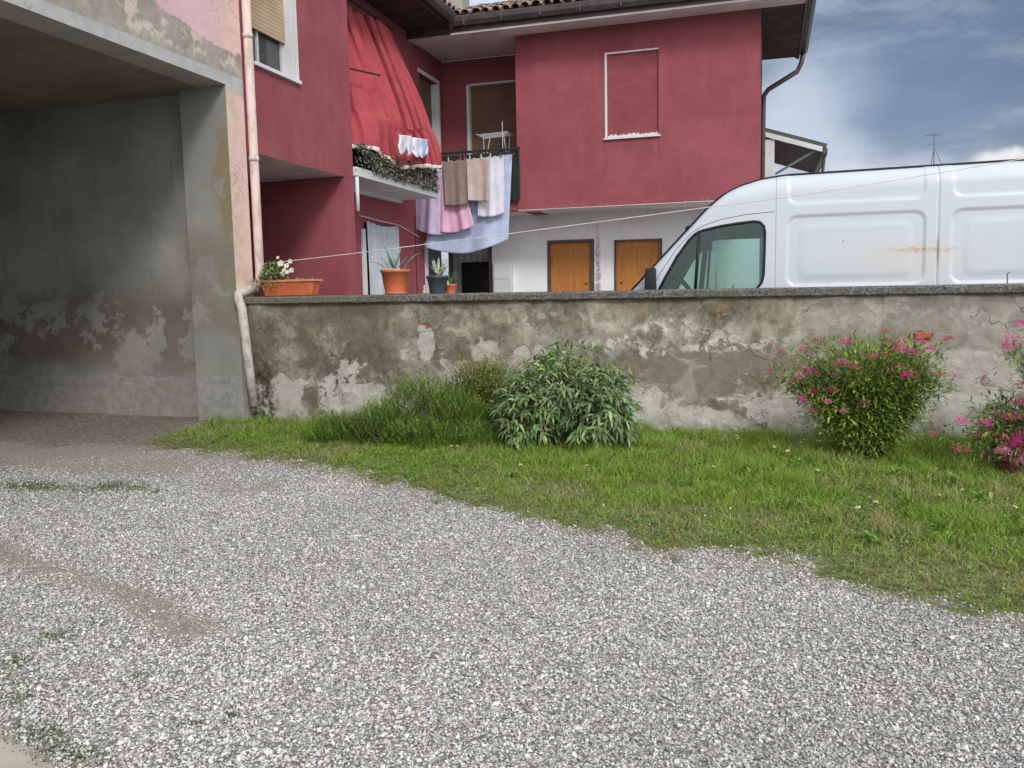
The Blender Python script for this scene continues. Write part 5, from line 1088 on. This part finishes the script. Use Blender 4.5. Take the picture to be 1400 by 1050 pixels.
for (px,py,r_,n_,stk,lb) in WD:
    p=at(px,py,'z',.01); rosette(p.x,p.y,r_,n_,(.115,.235,.035),lb,stk)
DZ=[(1078,598),(1092,609),(1098,608),(1118,609),(1056,616),(1061,620),(1013,603),(1033,604),(1007,602),(1283,651),(1283,686),(1321,678),(1331,629),(1114,651),(619,616),(627,620),(563,626),(584,628),(707,643),(806,646),(1175,703),(1193,698),(1382,703),(974,648),(1077,621)]
V,F,C=flower_disc((0,0,.055),(0,-.15,1),.012,np.array((.80,.80,.77)),13); F0=len(V)
dme=None
def nearest(px,py):
    if px<760: return 'below the rosemary bush' if px<650 else 'below the sage bush'
    if px<1050: return 'right of the sage bush'
    if px<1135: return 'left of the spirea bush'
    if px<1260: return 'in the middle lawn towards the gravel'
    return 'near the right hand spirea'
from collections import Counter
grp={}
for i,(px,py) in enumerate(DZ): grp.setdefault(nearest(px,py),[]).append((px,py))
names_={}
words=['first','second','third','fourth','fifth','sixth','seventh','eighth','ninth']
proto=None
for k,lst in grp.items():
    lst.sort()
    for j,(px,py) in enumerate(lst):
        p=at(px,py,'z',.05); z0=float(height(np.array([p.x]),np.array([p.y]))[0])
        if proto is None:
            proto=bpy.data.objects.new('daisy',None); COL.objects.link(proto); r_=proto
            npmesh('petals',V,F,M['petal'],proto,C,local=True); MB().lathe([(.001,.0),(.0045,.0),(.004,.004),(.001,.005)],(0,0,.058),8).build('flower_centre',simple('yellow_centre',(.7,.5,.03),.7),proto,local=True)
            MB().tube([(0,0,0),(.002,.002,.03),(0,0,.056)],.0012,5).build('stalk',simple('daisy_stalk',(.1,.2,.04),.7),proto,local=True); chs=list(proto.children)
        else:
            r_=proto.copy(); COL.objects.link(r_)
            for ch in chs: c_=ch.copy(); COL.objects.link(c_); c_.parent=r_
        r_.scale=(1.45,)*3; r_.location=(p.x,p.y,z0+random.uniform(-.012,.01)); r_.rotation_euler=(random.uniform(-.3,.3),random.uniform(-.3,.3),random.uniform(0,6))
        tag(r_,'white daisy '+k+(', %s from the left'%words[j] if len(lst)>1 else ''),'daisy','daisies in the lawn')
# twig and pale stones lying on the drive
for (px,py,dx,dy,r_,lb,nm,c_) in ((218,722,.12,.02,.004,'short pale twig lying on the sandy track in the drive','twig',(.35,.27,.18)),(62,798,.07,.03,.005,'thin light twig on the sandy strip at far left','twig',(.5,.42,.3)),(640,612,.22,-.02,.003,'thin dry stalk lying in front of the rosemary bush','dry_stalk',(.3,.24,.12))):
    p=at(px,py,'z',.015); o=MB().tube([(-dx/2,-dy/2,0),(0,.008,.006),(dx/2,dy/2,.0)],[r_,r_*.9,r_*.5],6).build(nm,simple('dry_'+nm,c_,.9),None,True); o.location=(p.x,p.y,.018); tag(o,lb,nm.replace('_',' '))

# ------------------------------------------------------------------ light
SUN=Vector((.47,-.68,.62)).normalized()
sl=bpy.data.lights.new('sun','SUN'); sl.energy=1.75; sl.angle=R(13); sl.color=(1,.955,.90); so_=bpy.data.objects.new('sun',sl); COL.objects.link(so_)
so_.rotation_euler=SUN.to_track_quat('Z','Y').to_euler(); so_.location=(0,0,12)
w=bpy.data.worlds.new('World'); scene.world=w; w.use_nodes=True; nt=w.node_tree; nt.nodes.clear()
class W(T):
    def __init__(s): s.t=nt; s.N=nt.nodes; s.L=nt.links; s.tc=None; s.bh=None
    def pos(s):
        if s.tc is None: s.tc=s.N.new('ShaderNodeTexCoord')
        return s.tc.outputs['Generated']
t=W(); out=nt.nodes.new('ShaderNodeOutputWorld')
sky=nt.nodes.new('ShaderNodeTexSky'); sky.sky_type='NISHITA'; sky.sun_disc=False; sky.sun_elevation=math.asin(SUN.z); sky.sun_rotation=math.atan2(SUN.x,SUN.y); sky.air_density=1.2; sky.dust_density=1.5
bg=nt.nodes.new('ShaderNodeBackground'); nt.links.new(sky.outputs[0],bg.inputs[0]); bg.inputs[1].default_value=.08
d=t.pos(); X_,Y_,Z_=t.xyz(d)
inv=t.math('DIVIDE',1.,t.math('ADD',t.math('MAXIMUM',Z_,0.),.22)); cv=t.N.new('ShaderNodeCombineXYZ'); t.L.new(t.math('MULTIPLY',X_,inv),cv.inputs[0]); t.L.new(t.math('MULTIPLY',Y_,inv),cv.inputs[1]); cv=cv.outputs[0]
dv=t.scl(d,2.2,2.2,7.5); cw=t.warp(.5,1.1,dv,5)
n1=t.noise(1.15,9,.60,t.vmath('ADD',cw,(3.4,1.2,0.6))); n2=t.noise(2.6,9,.62,t.vmath('ADD',cw,(0,5.3,0)))
cc=t.ramp(n1,[(.36,(.115,.15,.225)),(.46,(.165,.215,.31)),(.54,(.25,.305,.40)),(.61,(.42,.48,.57)),(.70,(.74,.78,.85))])
cc=t.mix(t.sm(n2,.50,.64,0,.45),cc,(.52,.59,.70))
cc=t.mix(t.sm(n2,.46,.34,0,.4),cc,(.15,.21,.33))
def dirblob(px,py,w_,soft=.6,wx=None,el=1.):
    v=Vector(ray(px,py)).normalized(); a=t.vmath('SUBTRACT',t.warp(.10,5,d,5),tuple(v)); a=t.scl(a,1,1,el); l=t.N.new('ShaderNodeVectorMath'); l.operation='LENGTH'; t.L.new(a,l.inputs[0]); return t.sm(l.outputs['Value'],w_*(1-soft),w_*(1+soft),1,0)
cc=t.mix(t.math('MULTIPLY',dirblob(1260,85,.12,.6,None,1.6),.6),cc,(.165,.235,.37))
cc=t.mix(t.math('MULTIPLY',dirblob(1240,165,.085,.6,None,2.4),.5),cc,(.20,.275,.43))
cc=t.mix(t.math('MULTIPLY',dirblob(1110,150,.055,.7,None,1.1),.6),cc,(.60,.67,.79))
cc=t.mix(t.math('MULTIPLY',dirblob(1085,185,.05,.7,None,1.1),.6),cc,(.62,.70,.82))
cc=t.mix(t.math('MULTIPLY',dirblob(1160,205,.035,.7,None,2.),.6),cc,(.60,.67,.79))
cc=t.mix(t.math('MULTIPLY',dirblob(1365,212,.022,.5,None,3.),.85),cc,(.95,.93,.93))
cc=t.mix(t.math('MULTIPLY',dirblob(640,0,.12,.4),.8),cc,(.78,.86,.97))
# brighter overcast overhead and on the sun's side
dt=t.N.new('ShaderNodeVectorMath'); dt.operation='DOT_PRODUCT'; t.L.new(d,dt.inputs[0]); dt.inputs[1].default_value=tuple(SUN)
boost=t.math('ADD',1.12,t.math('MULTIPLY',t.sm(dt.outputs['Value'],.1,.95),1.9)); cc=t.mix(t.sm(dt.outputs['Value'],.05,.6),cc,(.60,.615,.635))
hz=t.sm(Z_,-.06,0.0); cc=t.mix(hz,(.16,.165,.15),cc)
b2=nt.nodes.new('ShaderNodeBackground'); nt.links.new(cc,b2.inputs[0]); nt.links.new(boost,b2.inputs[1])
ms=nt.nodes.new('ShaderNodeMixShader'); ms.inputs[0].default_value=.86; nt.links.new(bg.outputs[0],ms.inputs[1]); nt.links.new(b2.outputs[0],ms.inputs[2]); nt.links.new(ms.outputs[0],out.inputs[0])

# ------------------------------------------------------------------ camera
cam=bpy.data.cameras.new('camera'); co=bpy.data.objects.new('camera',cam); COL.objects.link(co); scene.camera=co
cam.sensor_width=36; cam.lens=36*CF/1400; cam.clip_end=2000; cam.clip_start=.05
co.matrix_world=Matrix.Translation((0,0,CH))@Matrix.Rotation(CYA,4,'Z')@Matrix.Rotation(PI/2-CPI,4,'X')@Matrix.Rotation(-CRO,4,'Z')
vs=scene.view_settings; vs.view_transform='Standard'; vs.look='None'; vs.exposure=0.; vs.gamma=1
scene.render.resolution_x=1024; scene.render.resolution_y=768
